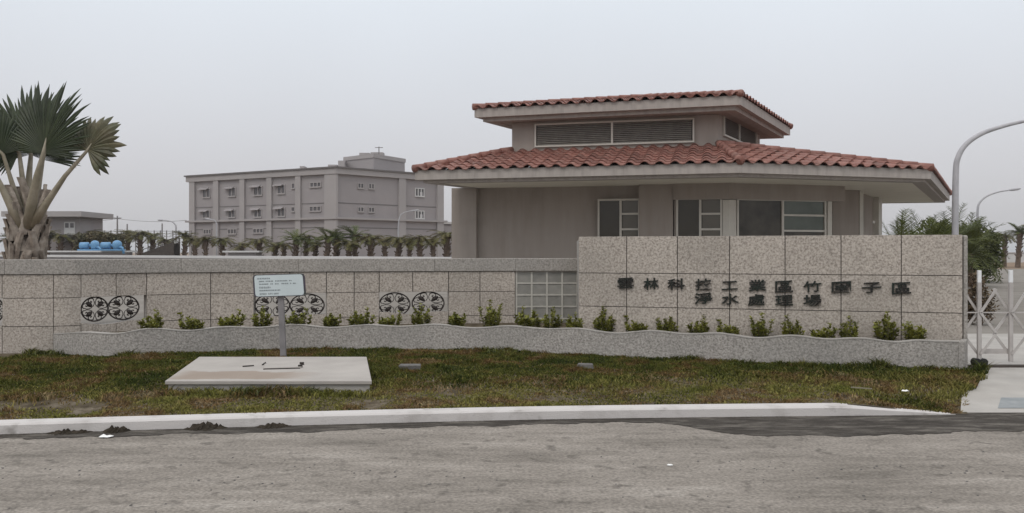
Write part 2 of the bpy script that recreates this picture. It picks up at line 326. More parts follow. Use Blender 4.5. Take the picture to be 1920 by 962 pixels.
# wall / planter lines  (photo x -> depth)
LOW = [(-260, 13.45), (0, 13.55), (100, 13.62), (152, 13.8), (275, 14.55), (395, 14.95), (500, 15.12), (612, 15.38), (711, 15.6), (841, 15.8), (966, 15.95), (1085, 16.0)]
PLN = [(100, 13.52), (160, 13.22), (220, 13.08), (300, 13.25), (400, 13.65), (500, 13.9), (700, 14.05), (900, 13.93), (1000, 13.66), (1100, 13.24), (1300, 12.72), (1500, 12.12), (1700, 11.76), (1803, 11.62)]
def low(px, d=0.0):              # point on the low wall's face; d > 0 goes behind
    Y = smooth_tab(LOW, px); Y2 = smooth_tab(LOW, px+4)
    a = Vector(XY(px, Y)); b = Vector(XY(px+4, Y2)); t = (b-a).normalized(); n_ = Vector((-t.y, t.x))
    return a+n_*d
def pln(px, d=0.0):
    Y = smooth_tab(PLN, px); Y2 = smooth_tab(PLN, px+4)
    a = Vector(XY(px, Y)); b = Vector(XY(px+4, Y2)); t = (b-a).normalized(); n_ = Vector((-t.y, t.x))
    return a+n_*d
SA, SB = (1.06, 13.55), (6.36, 11.93)          # the tall sign wall's face
SF = Facade(SA, SB)

# verge soil sheet
g = MB(); rows = []
RIGHT = [(8.9, 4.85), (9.4, 5.0), (10.4, 5.55), (11.0, 6.0), (11.7, 6.42), (12.4, 6.45), (14.0, 6.45)]
def right_x(y): return lerp_tab(RIGHT, y)
for i in range(121):
    x = -11+i*(17.4/120); row = []
    y0 = kerb_y(min(x, 4.85))+.14-.12*max(0, min(1, (x-3.6)/1.0)); y1 = 14.6
    for j in range(25):
        y = y0+(y1-y0)*j/24
        xx = min(x, right_x(y)); row.append((xx, y, gz(xx, y)))
    rows.append(row)
vs_ = [p for r in rows for p in r]; g.add(vs_, [(i*25+j, (i+1)*25+j, (i+1)*25+j+1, i*25+j+1) for i in range(120) for j in range(24)])
tag(g.build('verge_soil', M['soil'], smooth=True), kind='structure')

# driveway apron and entrance paving
g = MB(); prof = [(9.40, ROAD_Z+.008), (9.48, -.152), (10.02, -.105), (10.6, -.06), (11.5, -.018), (12.6, -.004), (16.62, .004)]
for (ya, za), (yb, zb) in zip(prof, prof[1:]):
    g.quad((right_x(ya)-.06, ya, za), (40, ya, za), (40, yb, zb), (right_x(yb)-.06, yb, zb))
tag(g.build('driveway', M['concrete']), kind='structure')
g = MB(); g.quad((5.42, 9.52, -.1445), (16, 9.52, -.1445), (16, 9.98, -.1045), (5.72, 9.98, -.1045)); tag(g.build('gutter_strip', M['mosaic']), kind='structure')

# ---------------------------------------------------------------- grass
def vnoise(x, y, s):
    x = x*s; y = y*s; xi = np.floor(x).astype(int); yi = np.floor(y).astype(int); fx = x-xi; fy = y-yi
    h = lambda a, b: (np.sin(a*127.1+b*311.7)*43758.5453) % 1.0
    fx = fx*fx*(3-2*fx); fy = fy*fy*(3-2*fy)
    return (h(xi, yi)*(1-fx)+h(xi+1, yi)*fx)*(1-fy)+(h(xi, yi+1)*(1-fx)+h(xi+1, yi+1)*fx)*fy
SLAB = [(-4.04, 10.0), (-1.66, 10.0), (-2.10, 12.26), (-4.48, 12.26)]
def grass():
    n = 330000
    x = RNG.uniform(-7.6, 6.6, n); y = RNG.uniform(8.3, 14.3, n)
    ky = np.array([kerb_y(min(a, 4.85)) for a in np.linspace(-8, 7, 300)]); kyx = np.interp(x, np.linspace(-8, 7, 300), ky)
    pp = [pln(p) for p in range(100, 1804, 20)]; lw = [low(p) for p in range(-60, 101, 10)]
    fx = np.array([v.x for v in lw]+[v.x for v in pp]); fy = np.array([v.y for v in lw]+[v.y for v in pp]); o = np.argsort(fx)
    front = np.interp(x, fx[o], fy[o])
    rx = np.interp(y, [a for a, _ in RIGHT], [b for _, b in RIGHT])
    d = y-kyx-.2+.14*np.clip((x-3.6)/1.0, 0, 1); ragged = .10*(vnoise(x, y, 5)-.5)
    ok = (y < front+.0) & (d > -.01+ragged*.4) & (x < rx+.06+ragged*2-.12*(y < 10.0))
    sx = (y-10)/2.26*(-.44); ok &= ~((y > 10.0) & (y < 12.26) & (x > -4.04+sx-.0) & (x < -1.66+sx))
    bare = vnoise(x, y, 1.3)*.6+vnoise(x+9, y, 4.0)*.4
    nearkerb = np.clip(1-d/1.3, 0, 1)*(1-.85*np.clip((x-2.8)/1.2, 0, 1)); thin = 1-.88*np.clip((bare-.49)*6.0, 0, 1)*nearkerb-.12*nearkerb
    thin -= .55*np.clip((bare-.62)*5, 0, 1)
    ok &= RNG.uniform(0, 1, n) < thin
    x, y, d, bare, front = x[ok], y[ok], d[ok], bare[ok], front[ok]; n = len(x)
    ta = np.clip((d)/2.2, 0, 1); ta = ta*ta*(3-2*ta); e_ = np.clip((x-3.75)/.95, 0, 1); e_ = e_*e_*(3-2*e_)*np.clip(1-np.clip(y-9.25, 0, None)/1.2, 0, 1); z = -.09+.075*ta-.085*e_+.012*np.sin(x*2.1+y)*np.sin(y*2.7-x*.6)
    tuft = vnoise(x+3, y+5, 3.1)*.65+vnoise(x+31, y+15, 9.0)*.35
    h = (.016+.075*tuft**2.2)*RNG.uniform(.5, 1.35, n)*np.clip(.6+d*.25, .6, 1.15)
    edge = (front-y < .25); h[edge] *= 1.2; h *= 1+.6*np.clip((x-3.8)/1.0, 0, 1); h *= 1+.9*((x > -4.2) & (x < -1.5) & (y > 9.75) & (y < 10.02))
    w = RNG.uniform(.004, .010, n); a = RNG.uniform(0, 2*np.pi, n); b = RNG.uniform(0, 2*np.pi, n); lean = h*RNG.uniform(.3, 1.4, n)
    ca, sa = np.cos(a)*w, np.sin(a)*w; lx, ly = np.cos(b)*lean, np.sin(b)*lean
    V = np.empty((n, 5, 3))
    V[:, 0] = np.stack([x-ca, y-sa, z-.01], 1); V[:, 1] = np.stack([x+ca, y+sa, z-.01], 1)
    V[:, 2] = np.stack([x+ca*.8+lx*.35, y+sa*.8+ly*.35, z+h*.6], 1); V[:, 3] = np.stack([x-ca*.8+lx*.35, y-sa*.8+ly*.35, z+h*.6], 1)
    V[:, 4] = np.stack([x+lx, y+ly, z+h*.95], 1)
    me = bpy.data.meshes.new('grass'); me.vertices.add(n*5); me.vertices.foreach_set('co', V.reshape(-1))
    idx = np.arange(n)[:, None]*5
    loops = np.concatenate([idx+np.array([0, 1, 2, 3]), idx+np.array([3, 2, 4])], 1).reshape(-1)
    me.loops.add(len(loops)); me.loops.foreach_set('vertex_index', loops.astype(np.int32))
    me.polygons.add(n*2); st = np.empty((n, 2), np.int32); st[:, 0] = np.arange(n)*7; st[:, 1] = st[:, 0]+4
    me.polygons.foreach_set('loop_start', st.reshape(-1)); me.update(calc_edges=True)
    at = me.attributes.new('tint', 'FLOAT', 'POINT'); at.data.foreach_set('value', np.repeat(RNG.uniform(0, 1, n), 5))
    me.materials.append(M['grass']); me.materials.append(M['grass_dry'])
    pr = np.clip((2.1-d)/1.3, 0, .95)*np.clip((vnoise(x+20, y+3, 1.1)-.08)*2.4, 0, 1)+.12*vnoise(x+2, y+8, 2.0); mi = (RNG.uniform(0, 1, n) < pr).astype(np.int32); me.polygons.foreach_set('material_index', np.repeat(mi, 2)); o = bpy.data.objects.new('grass', me); C.objects.link(o)
    tag(o, 'patchy green and brown grass on the roadside verge', 'grass', kind='stuff')
grass()

# ---------------------------------------------------------------- low granite wall
HT = [1.475, 1.235, .86, .41, -.05]            # coping top, then joints of the courses
JX = [-250, -170, -88, 4, 100, 152, 218, 275, 395, 476, 543, 612, 664, 711, 774, 841, 900, 966]
OPEN = [(-88, 4), (152, 275), (476, 612), (711, 841)]    # openings in the middle course
lw = thing('granite_wall', (*low(395), 0), 'low curved granite wall with a smooth grey coping and round iron grilles', 'wall')
def curve_box(mb, f, p0, p1, d0, d1, z0, z1, n=6, g0=0, g1=0, ztop=None, zbot=None):
    ps = [p0+(p1-p0)*i/n for i in range(n+1)]
    A = []
    for i, p in enumerate(ps):
        q = p+(g0 if i == 0 else (-g1 if i == n else 0)); a, b = f(q, d0), f(q, d1)
        t_ = ztop(q) if ztop else z1; b_ = zbot(q) if zbot else z0
        A.append([(a.x, a.y, b_), (a.x, a.y, t_), (b.x, b.y, t_), (b.x, b.y, b_)])
    vs_ = [v for s_ in A for v in s_]; fs = []
    for i in range(n):
        for k in range(4): fs.append((i*4+k, (i+1)*4+k, (i+1)*4+(k+1) % 4, i*4+(k+1) % 4))
    fs += [(0, 1, 2, 3), (n*4+3, n*4+2, n*4+1, n*4)]
    mb.add(vs_, fs)
def sill_z(px): return .455+.022*math.sin(px*.055)+(.02 if px > 700 else (-.03 if px < 300 else 0))
pan, core = MB(), MB()
gp = .7                                          # half joint in photo px
for i in range(len(JX)-1):
    p0, p1 = JX[i], JX[i+1]
    op = any(a <= p0 and p1 <= b for a, b in OPEN)
    for k in range(3):
        z1, z0 = HT[k+1], HT[k+2]
        pan.tint = random.uniform(.1, .9)
        if op and k == 1: continue
        if op and k == 2: curve_box(pan, low, p0, p1, 0, .03, z0+.005, 0, 6, gp, gp, ztop=sill_z); continue
        curve_box(pan, low, p0, p1, 0, .03, z0+.005, z1-.005, 6, gp, gp)
    if op:
        curve_box(core, low, p0, p1, .034, .24, .865, 1.235, 6); curve_box(core, low, p0, p1, .034, .24, -.2, 0, 6, ztop=lambda q: sill_z(q)-.004)
    else: curve_box(core, low, p0, p1, .034, .24, -.2, 1.235, 6)
rev = MB()
for a_, b_ in OPEN:                             # granite-lined reveals
    for c0, c1 in ((a_-.6, a_+.3), (b_-.3, b_+.6)): curve_box(rev, low, c0, c1, .032, .243, .40, .868, 1)
    curve_box(rev, low, a_+.4, b_-.4, .036, .242, .860, .864, 6)
    curve_box(rev, low, a_+.4, b_-.4, .036, .242, 0, 0, 8, ztop=lambda q: sill_z(q)-.0005, zbot=lambda q: sill_z(q)-.0035)
rev.build('opening_reveal', M['cap_granite'], lw)
pan.build('granite_panel', M['granite'], lw); core.build('wall_core', M['joint'], lw)
# plain rendered back of the wall and reveals
bk = MB(); edges = [-250, -88, 4, 152, 275, 476, 612, 711, 841, 966]
for p0, p1 in zip(edges, edges[1:]):
    if (p0, p1) in OPEN:
        curve_box(bk, low, p0, p1, .243, .26, .87, 1.235, 8); curve_box(bk, low, p0, p1, .243, .26, -.2, .41, 8)
    else: curve_box(bk, low, p0, p1, .243, .26, -.2, 1.235, 8)
bk.build('wall_back', M['cap_granite'], lw)
cp = MB()
ce = [-250, 10, 340, 560, 815, 966, 1084]
for p0, p1 in zip(ce, ce[1:]):
    cp.tint = random.uniform(.2, .8); curve_box(cp, low, p0, p1, -.025, .27, 1.238, 1.475, 10, .12, .12)
cp.build('coping', M['cap_granite'], lw, bevel=.008)
# iron medallions
def medallion(mb, c, t, w, h):
    """oval ring with scrolled leaves on the diagonals; c centre, t wall tangent"""
    c = Vector(c); t = Vector((t.x, t.y, 0)); up = Vector((0, 0, 1))
    q = lambda u, v: c+t*(u*w/2)+up*(v*h/2)
    mb.tube([q(math.cos(a*math.pi/16), math.sin(a*math.pi/16)) for a in range(33)], .0125, 6, cap=False)
    for sx in (-1, 1):
        for sy in (-1, 1):
            for sw in (0, 1):                     # a C-scroll on each side of the diagonal leaf, its foot near the axis rim
                pts = []
                for k in range(19):
                    f = k/18; a = R(-70)+f*R(420); rr = .23*(1-.72*f)
                    u, v = .74-.14*f+rr*math.cos(a)*.9, .30+.05*f+rr*math.sin(a)
                    if sw: u, v = v, u
                    pts.append(q(sx*u, sy*v))
                mb.tube(pts, .0088, 5)
                pts = [(.22, .14), (.40, .05), (.60, .035), (.80, .11)]
                mb.tube([q(sx*(u if not sw else v), sy*(v if not sw else u)) for u, v in pts], .0068, 5)
            mb.tube([q(sx*.18, sy*.18), q(sx*.30, sy*.30), q(sx*.44, sy*.43), q(sx*.62, sy*.60)], [.006, .032, .042, .008], 6)
for pc, yc, pw, ph in [(-62, 582, 52, 46), (-17, 582, 40, 46), (180.5, 580, 52, 45), (234, 577, 57, 45), (510, 573, 66, 43), (576, 573, 64, 43), (740, 571, 58, 43), (803, 569, 60, 43)]:
    Y = smooth_tab(LOW, pc); a, b = low(pc-pw/2, .07), low(pc+pw/2, .07); mb = MB()
    m_ = (a+b)/2; medallion(mb, (m_.x, m_.y, ZY(yc, Y)), (b-a).normalized(), (b-a).length, ph*Y/F)
    mb.build('iron_medallion', M['iron'], lw, smooth=True)
# glass block panel under the coping
gb, gr = MB(), MB(); g0, g1 = 968.5, 1083.0; nc, zr = 4, [1.232, 1.01, .79, .57, .345, .12, -.1]
for i in range(nc):
    for k in range(len(zr)-1):
        a, b = g0+(g1-g0)*i/nc, g0+(g1-g0)*(i+1)/nc; gb.tint = random.random(); curve_box(gb, low, a, b, .035, .10, zr[k+1]+.010, zr[k]-.010, 2, 1.0, 1.0)
for i in range(nc+1):
    c_ = g0+(g1-g0)*i/nc; curve_box(gr, low, c_-1.6, c_+1.6, .018, .105, -.1, 1.234, 1)
for k in range(len(zr)):
    for i in range(nc): curve_box(gr, low, g0+(g1-g0)*i/nc+1.62, g0+(g1-g0)*(i+1)/nc-1.62, .021, .103, zr[k]-.013, min(zr[k]+.013, 1.234), 1)
gb.build('glass_block', M['glassblock'], lw); gr.build('glass_block_grid', M['grout'], lw)

# ---------------------------------------------------------------- tall sign wall
sw = thing('sign_wall', (*SA, 0), 'tall granite panel wall carrying two rows of dark raised characters', 'wall')
JS = [1084.5, 1175, 1270, 1368, 1472, 1577, 1690, 1805.5]
SU = [SF.s_at(p) for p in JS]; SZ = [1.842, 1.263, .737, -.1]
pan, core = MB(), MB()
for i in range(len(SU)-1):
    for k in range(3):
        pan.tint = random.uniform(.15, .85); SF.box(pan, SU[i]+.006, SU[i+1]-.006, 0, -.03, SZ[k+1]+.005, SZ[k]-.005)
SF.box(core, SU[0], SU[-1], -.033, -.27, -.1, SZ[0]-.003)
pan.build('granite_panel', M['granite'], sw, bevel=.003); core.build('wall_core', M['joint'], sw)
q = MB(); SF.box(q, SU[-1]+.008, SU[-1]+.062, .004, -.28, -.1, SZ[0]-.012); q.build('end_pier', M['cap_granite'], sw, bevel=.02)
q = MB(); q.tint = .4; SF.box(q, SU[0], SU[-1], -.272, -.30, -.1, SZ[0]-.006); q.build('wall_back', M['cap_granite'], sw)
q = MB(); q.hexa([(1.09, 13.84, -.1), (1.36, 13.84, -.1), (1.50, 16.2, -.1), (1.23, 16.2, -.1)], [(1.09, 13.84, 1.80), (1.36, 13.84, 1.80), (1.50, 16.2, 1.80), (1.23, 16.2, 1.80)]); q.build('return_wall', M['cap_granite'], sw)
def char(ch, px, py, w, h):
    cu = bpy.data.curves.new('character', 'FONT'); cu.body = ch; cu.size = 1; cu.extrude = .03; cu.offset = .014; cu.resolution_u = 3
    to = bpy.data.objects.new('tmp_text', cu); C.objects.link(to); bpy.context.view_layer.update()
    me = bpy.data.meshes.new_from_object(to.evaluated_get(bpy.context.evaluated_depsgraph_get()))
    bpy.data.objects.remove(to)
    co = np.empty(len(me.vertices)*3); me.vertices.foreach_get('co', co); co = co.reshape(-1, 3)
    lo, hi = co.min(0), co.max(0); u = (co[:, 0]-(lo[0]+hi[0])/2)/(hi[0]-lo[0]); v = (co[:, 1]-(lo[1]+hi[1])/2)/(hi[1]-lo[1]); wz = (co[:, 2]-lo[2])/(hi[2]-lo[2])
    uc = SF.s_at(px); zc = SF.z_at(px, py); Y = SF.A.y+SF.t.y*uc; W, H = w*Y/F, h*.93*Y/F
    mb = MB()
    off = Vector(sw.location)
    for k in range(len(co)):
        # slight brush-like slant: strokes rise to the right
        p_ = SF.pt(uc+u[k]*W, .004+wz[k]*.028, zc+v[k]*H+u[k]*H*.10)-off; me.vertices[k].co = p_
    me.materials.clear(); me.materials.append(M['letter']); me.update(); me.name = 'character'
    o = bpy.data.objects.new('character', me); C.objects.link(o); o.parent = sw
row1 = list('雲林科技工業區竹圍子區'); x1_ = [1173, 1221, 1268, 1319, 1368, 1420, 1470, 1523, 1577, 1634, 1690]; y1_ = [531, 532, 532.5, 533, 535, 535, 537, 537, 538, 539, 540]
w1_ = [31, 28, 32, 30, 29, 32, 32, 32, 34, 34, 33]; h1_ = [22, 23, 22, 23, 17, 23, 23, 22, 22, 21, 23]
for c_, a, b, w, h in zip(row1, x1_, y1_, w1_, h1_): char(c_, a, b, w, h)
for c_, a, b, w, h in zip('淨水處理場', [1319, 1369, 1418, 1470, 1523], [559, 560.5, 562, 563, 563], [33, 31, 31, 32, 32], [22, 22, 23, 21, 23]): char(c_, a, b, w, h)

# ---------------------------------------------------------------- wavy planter wall and its soil
pw = thing('planter_wall', (*pln(900), 0), 'grey granite planter wall with a wavy top edge in front of the granite walls', 'planter')
def wave(px):
    s_ = px/133.0*2*math.pi
    z = .375+.020*math.sin(s_+.6)+.010*math.sin(s_*.53+1.0)
    if px < 260: z -= .06*min(1, (260-px)/150)
    if px > 1690: z = z*(1-min(1, (px-1690)/60))+.372*min(1, (px-1690)/60)
    return z
bd = MB()
curve_box(bd, pln, 100, 1803, 0, .11, -.15, .4, 170, ztop=wave)
e0 = pln(1803); e1 = pln(1803, .11)
bd.build('planter_body', M['grey_granite'], pw)
tp = MB(); curve_box(tp, pln, 100.5, 1802.5, -.006, .118, 0, 0, 170, ztop=lambda p: wave(p)+.010, zbot=lambda p: wave(p)-.004); tp.build('planter_rim', M['concrete'], pw)
q = MB(); a0 = pln(1803.5, -.01); b0 = Vector((SF.pt(SU[-1]+.05, .006, 0)).xy)
q.hexa([(a0.x-.05, a0.y, -.15), (a0.x+.05, a0.y+.02, -.15), (b0.x+.012, b0.y, -.15), (b0.x-.09, b0.y+.0, -.15)], [(a0.x-.05, a0.y, .385), (a0.x+.05, a0.y+.02, .385), (b0.x+.012, b0.y, .385), (b0.x-.09, b0.y, .385)])
q.build('planter_end', M['grey_granite'], pw, bevel=.02)
so = MB(); prev = None
for i in range(171):
    px = 104+(1800-104)*i/170; a = pln(px, .09)
    if px < 1083: b = low(px, -.003)
    else:
        u = SF.s_at(px); b = SF.pt(u, -.0, 0).xy if True else None; b = Vector((b.x, b.y))
    if (b-a).y < .02: b = a+Vector((0, .03))
    z = .27
    if prev is not None: so.quad((prev[0].x, prev[0].y, z), (a.x, a.y, z), (b.x, b.y, z), (prev[1].x, prev[1].y, z))
    prev = (a, b)
so.build('planting_soil', M['soil'], pw)

# ---------------------------------------------------------------- shrubs in the planter
def leaf_quad(mb, p, d, n_, l, w):
    d = d.normalized(); s_ = d.cross(n_).normalized()*w; mb.add([p, p+d*l*.5+s_, p+d*l, p+d*l*.5-s_], [(0, 1, 2, 3)])
def shrub_mesh(seed, hh, ww, stems):
    rg = random.Random(seed); lf, tw = MB(), MB()
    for s_ in range(stems):
        a = rg.uniform(0, 2*math.pi); r = rg.uniform(.15, 1)*ww/2; base = Vector((math.cos(a)*r*.25, math.sin(a)*r*.25, 0)); h = hh*rg.uniform(.5, 1)
        if s_ == 0: h = hh*1.15
        top = Vector((math.cos(a)*r, math.sin(a)*r*.8, h)); mid = base.lerp(top, .5)+Vector((math.cos(a), math.sin(a), 0))*r*.2
        tw.tube([base, mid, top], [.006, .005, .003], 5)
        for k in range(42):
            f = rg.uniform(.12, 1.03); p = (base.lerp(mid, f*2) if f < .5 else mid.lerp(top, f*2-1))
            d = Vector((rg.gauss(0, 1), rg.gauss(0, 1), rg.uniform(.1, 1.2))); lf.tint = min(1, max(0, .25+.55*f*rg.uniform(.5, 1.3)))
            leaf_quad(lf, p, d, Vector((rg.gauss(0, .5), rg.gauss(0, .5), 1)), rg.uniform(.040, .070), rg.uniform(.013, .021))
    return lf, tw
SHR = [(shrub_mesh(i, h, w, st)) for i, (h, w, st) in enumerate([(.31, .40, 18), (.25, .42, 16), (.36, .36, 15), (.26, .46, 18), (.38, .38, 16)])]
SHRM = []
shr_spots = [
 (280, 0, 1.0, 'leafy shrub right of the leftmost pair of round iron grilles in view'),
 (365, 1, 1.0, 'low shrub under the wide granite panel left of the notice board, second along the planter'),
 (436, 1, 1.0, 'rounded shrub in front of the wall a little left of the white notice board'),
 (487, 4, .75, 'small upright shrub under the left edge of the white notice board'),
 (556, 0, 1.0, 'shrub just right of the notice board post below an iron grille'),
 (617, 3, .85, 'low spreading shrub below and right of the grilles behind the notice board'),
 (677, 0, 1.0, 'bushy shrub midway between the two iron grille openings nearest the sign wall'),
 (729, 1, .75, 'tiny shrub below the left medallion of the opening nearest the sign wall'),
 (787, 4, .85, 'upright shrub below the right medallion of the opening nearest the sign wall'),
 (851, 3, .95, 'shrub with one tall shoot right beside the last iron grille opening'),
 (914, 4, 1.0, 'tall yellow green shrub left of the glass block panel'),
 (975, 0, 1.15, 'bushy shrub at the left edge of the glass block panel'),
 (1022, 4, 1.0, 'dense shrub in front of the middle of the glass block panel'),
 (1071, 0, 1.0, 'shrub at the right edge of the glass block panel'),
 (1128, 4, 1.1, 'tall shrub at the left end of the sign wall'),
 (1188, 1, 1.1, 'shrub below the first character of the sign wall'),
 (1248, 2, .95, 'shrub below the gap between the second and third characters of the sign wall'),
 (1303, 0, 1.05, 'shrub at the left below the first character of the lower row'),
 (1361, 1, 1.1, 'compact shrub under the second character of the lower row'),
 (1422, 4, 1.05, 'tallish shrub under the third character of the lower row'),
 (1487, 2, .95, 'shrub under the fourth character of the lower row'),
 (1547, 1, 1.0, 'low rounded shrub under the last character of the lower row'),
 (1600, 2, 1.0, 'shrub with thin upright shoots below the ninth character of the upper row'),
 (1665, 4, 1.15, 'tallest shrub, below the gap between the last two upper characters'),
 (1727, 3, 1.1, 'low spreading shrub at the right end of the planter'),
]
for k, (px, kind, sc, lab) in enumerate(shr_spots):
    c = pln(px, .24); c = Vector((*c, .27))
    o = thing('shrub', c, lab, 'shrub', 'young shrubs planted behind the wavy planter wall')
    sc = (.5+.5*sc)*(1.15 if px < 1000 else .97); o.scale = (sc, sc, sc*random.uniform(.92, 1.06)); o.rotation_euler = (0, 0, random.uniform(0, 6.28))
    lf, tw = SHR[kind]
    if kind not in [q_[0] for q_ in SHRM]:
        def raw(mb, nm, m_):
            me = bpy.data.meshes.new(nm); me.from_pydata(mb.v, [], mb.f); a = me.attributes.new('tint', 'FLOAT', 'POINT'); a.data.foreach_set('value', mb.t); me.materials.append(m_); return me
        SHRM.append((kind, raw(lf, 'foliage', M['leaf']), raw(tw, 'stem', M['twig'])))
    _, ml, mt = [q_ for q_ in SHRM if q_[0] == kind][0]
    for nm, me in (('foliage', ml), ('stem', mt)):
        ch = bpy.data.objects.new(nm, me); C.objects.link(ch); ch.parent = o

# ---------------------------------------------------------------- guardhouse
gh = thing('guardhouse', (5.5, 24, 0), 'grey guardhouse with a two tier red tiled roof behind the granite walls', 'building')
P0, P1, P2, P3 = (-2.5, 22.0), (5.35, 20.0), (10.65, 21.7), (15.9, 31.0); P5 = (4.26, 34.0)
Q0, Q1, Q2, Q3 = (0.0, 23.95), (5.44, 22.5), (7.71, 26.55), (2.27, 28.0)
ZE, ZQ = 3.70, 4.41
def inset(poly, d):
    n_ = len(poly); res = []; cen = sum((Vector(p) for p in poly), Vector((0, 0)))/n_
    lines = []
    for i in range(n_):
        a, b = Vector(poly[i]), Vector(poly[(i+1) % n_]); t = (b-a).normalized(); nn = Vector((-t.y, t.x))
        if nn.dot(cen-a) < 0: nn = -nn
        lines.append((a+nn*d, t))
    for i in range(n_):
        (a, t), (b, s_) = lines[i-1], lines[i]; den = t.x*s_.y-t.y*s_.x; k = ((b.x-a.x)*s_.y-(b.y-a.y)*s_.x)/den; res.append(tuple(a+t*k))
    return res
def ring(mb, outer, inner, z0, z1):
    n_ = len(outer)
    for i in range(n_):
        j = (i+1) % n_; mb.hexa([(*outer[i], z0), (*outer[j], z0), (*inner[j], z0), (*inner[i], z0)], [(*outer[i], z1), (*outer[j], z1), (*inner[j], z1), (*inner[i], z1)])
EV = [P0, P1, P2, P3, P5]
f_ = MB(); ring(f_, EV, inset(EV, .30), 3.45, 3.70); ring(f_, inset(EV, .14), inset(EV, .44), 3.375, 3.452); f_.build('fascia', M['fascia'], gh)
s_ = MB(); s_.prism(inset(EV, .43), 3.385, 3.415); s_.build('soffit', M['soffit'], gh)
def tile_roof(mb, E0, E1, T1, T0, per=.30, course=.36, over=.07):
    E0, E1, T1, T0 = map(Vector, (E0, E1, T1, T0)); u = (E1-E0).normalized(); nrm = u.cross(T0-E0).normalized()
    if nrm.z < 0: nrm = -nrm
    v = nrm.cross(u).normalized()
    if v.z < 0: v = -v
    U = lambda p: (p-E0).dot(u); V = lambda p: (p-E0).dot(v)
    W = U(E1); tl, hl, tr, hr = U(T0), V(T0), U(T1), V(T1); H = max(hl, hr)
    lo = lambda y: tl*y/hl if hl > 1e-6 else 0
    hi = lambda y: W+(tr-W)*y/hr
    prof = [(0, .0), (.08, .03), (.2, .062), (.32, .072), (.44, .062), (.56, .03), (.64, .0), (.82, -.012), (1.0, 0)]
    nk = int(math.ceil((H+over)/course))
    for k in range(nk):
        v0 = -over+k*course; v1 = min(v0+course+.05, H)
        l0, h0, l1, h1 = lo(max(v0, 0)), hi(max(v0, 0)), lo(v1), hi(v1)
        i0 = int(math.floor(min(l0, l1)/per)); i1 = int(math.ceil(max(h0, h1)/per))
        for i in range(i0, i1):
            ua, ub = i*per, (i+1)*per
            if ub < min(l0, l1) or ua > max(h0, h1): continue
            mb.tint = min(1, max(0, random.gauss(.5, .22))); vs_ = []
            jig = random.uniform(-.006, .006)
            for x, z in prof:
                uu = ua+(ub-ua)*x
                a = min(max(uu, l0), h0); b = min(max(uu, l1), h1)
                vs_ += [E0+u*a+v*v0+nrm*(z+.030+jig-.022), E0+u*a+v*v0+nrm*(z+.030+jig), E0+u*b+v*v1+nrm*(z*.85+.002+jig)]
            n_ = len(prof); fs = []
            for q_ in range(n_-1): fs += [(q_*3, q_*3+3, q_*3+4, q_*3+1), (q_*3+1, q_*3+4, q_*3+5, q_*3+2)]
            mb.add(vs_, fs)
def caps(mb, a, b, seg=.36, r=.105, lift=.035):
    a, b = Vector(a), Vector(b); d = b-a; n_ = max(1, int(d.length/seg)); d = d/n_
    for i in range(n_):
        mb.tint = random.uniform(.25, .8); p = a+d*i+Vector((0, 0, lift)); mb.tube([p-d*.12, p+d], [r, r*.78], 12)
z3 = lambda p, z: (*p, z)
t_ = MB()
tile_roof(t_, z3(P0, ZE), z3(P1, ZE), z3(Q1, ZQ), z3(Q0, ZQ), per=.36)
tile_roof(t_, z3(P1, ZE), z3(P2, ZE), z3(Q1, ZQ), z3(Q1, ZQ), per=.36)
tile_roof(t_, z3(P2, ZE), z3(P3, ZE), z3(Q2, ZQ), z3(Q1, ZQ), per=.36)
tile_roof(t_, z3(P3, ZE), z3(P5, ZE), z3(Q3, ZQ), z3(Q2, ZQ), per=.36)
tile_roof(t_, z3(P5, ZE), z3(P0, ZE), z3(Q0, ZQ), z3(Q3, ZQ), per=.36)
rf = t_.build('lower_tile_roof', M['tile'], gh, smooth=False, fix=False)
for a, b in ((P0, Q0), (P1, Q1), (P2, Q1), (P3, Q2), (P5, Q3)):
    c_ = MB(); caps(c_, z3(a, ZE+.01), z3(b, ZQ+.02)); c_.build('hip_cap', M['tile'], rf, smooth=True)
ud = MB(); ud.hexa([z3(p, ZE-.012) for p in (P0, P1, P2, P3, P5)], [z3(p, ZE-.002) for p in (P0, P1, P2, P3, P5)]); ud.build('roof_deck', M['dark'], rf)
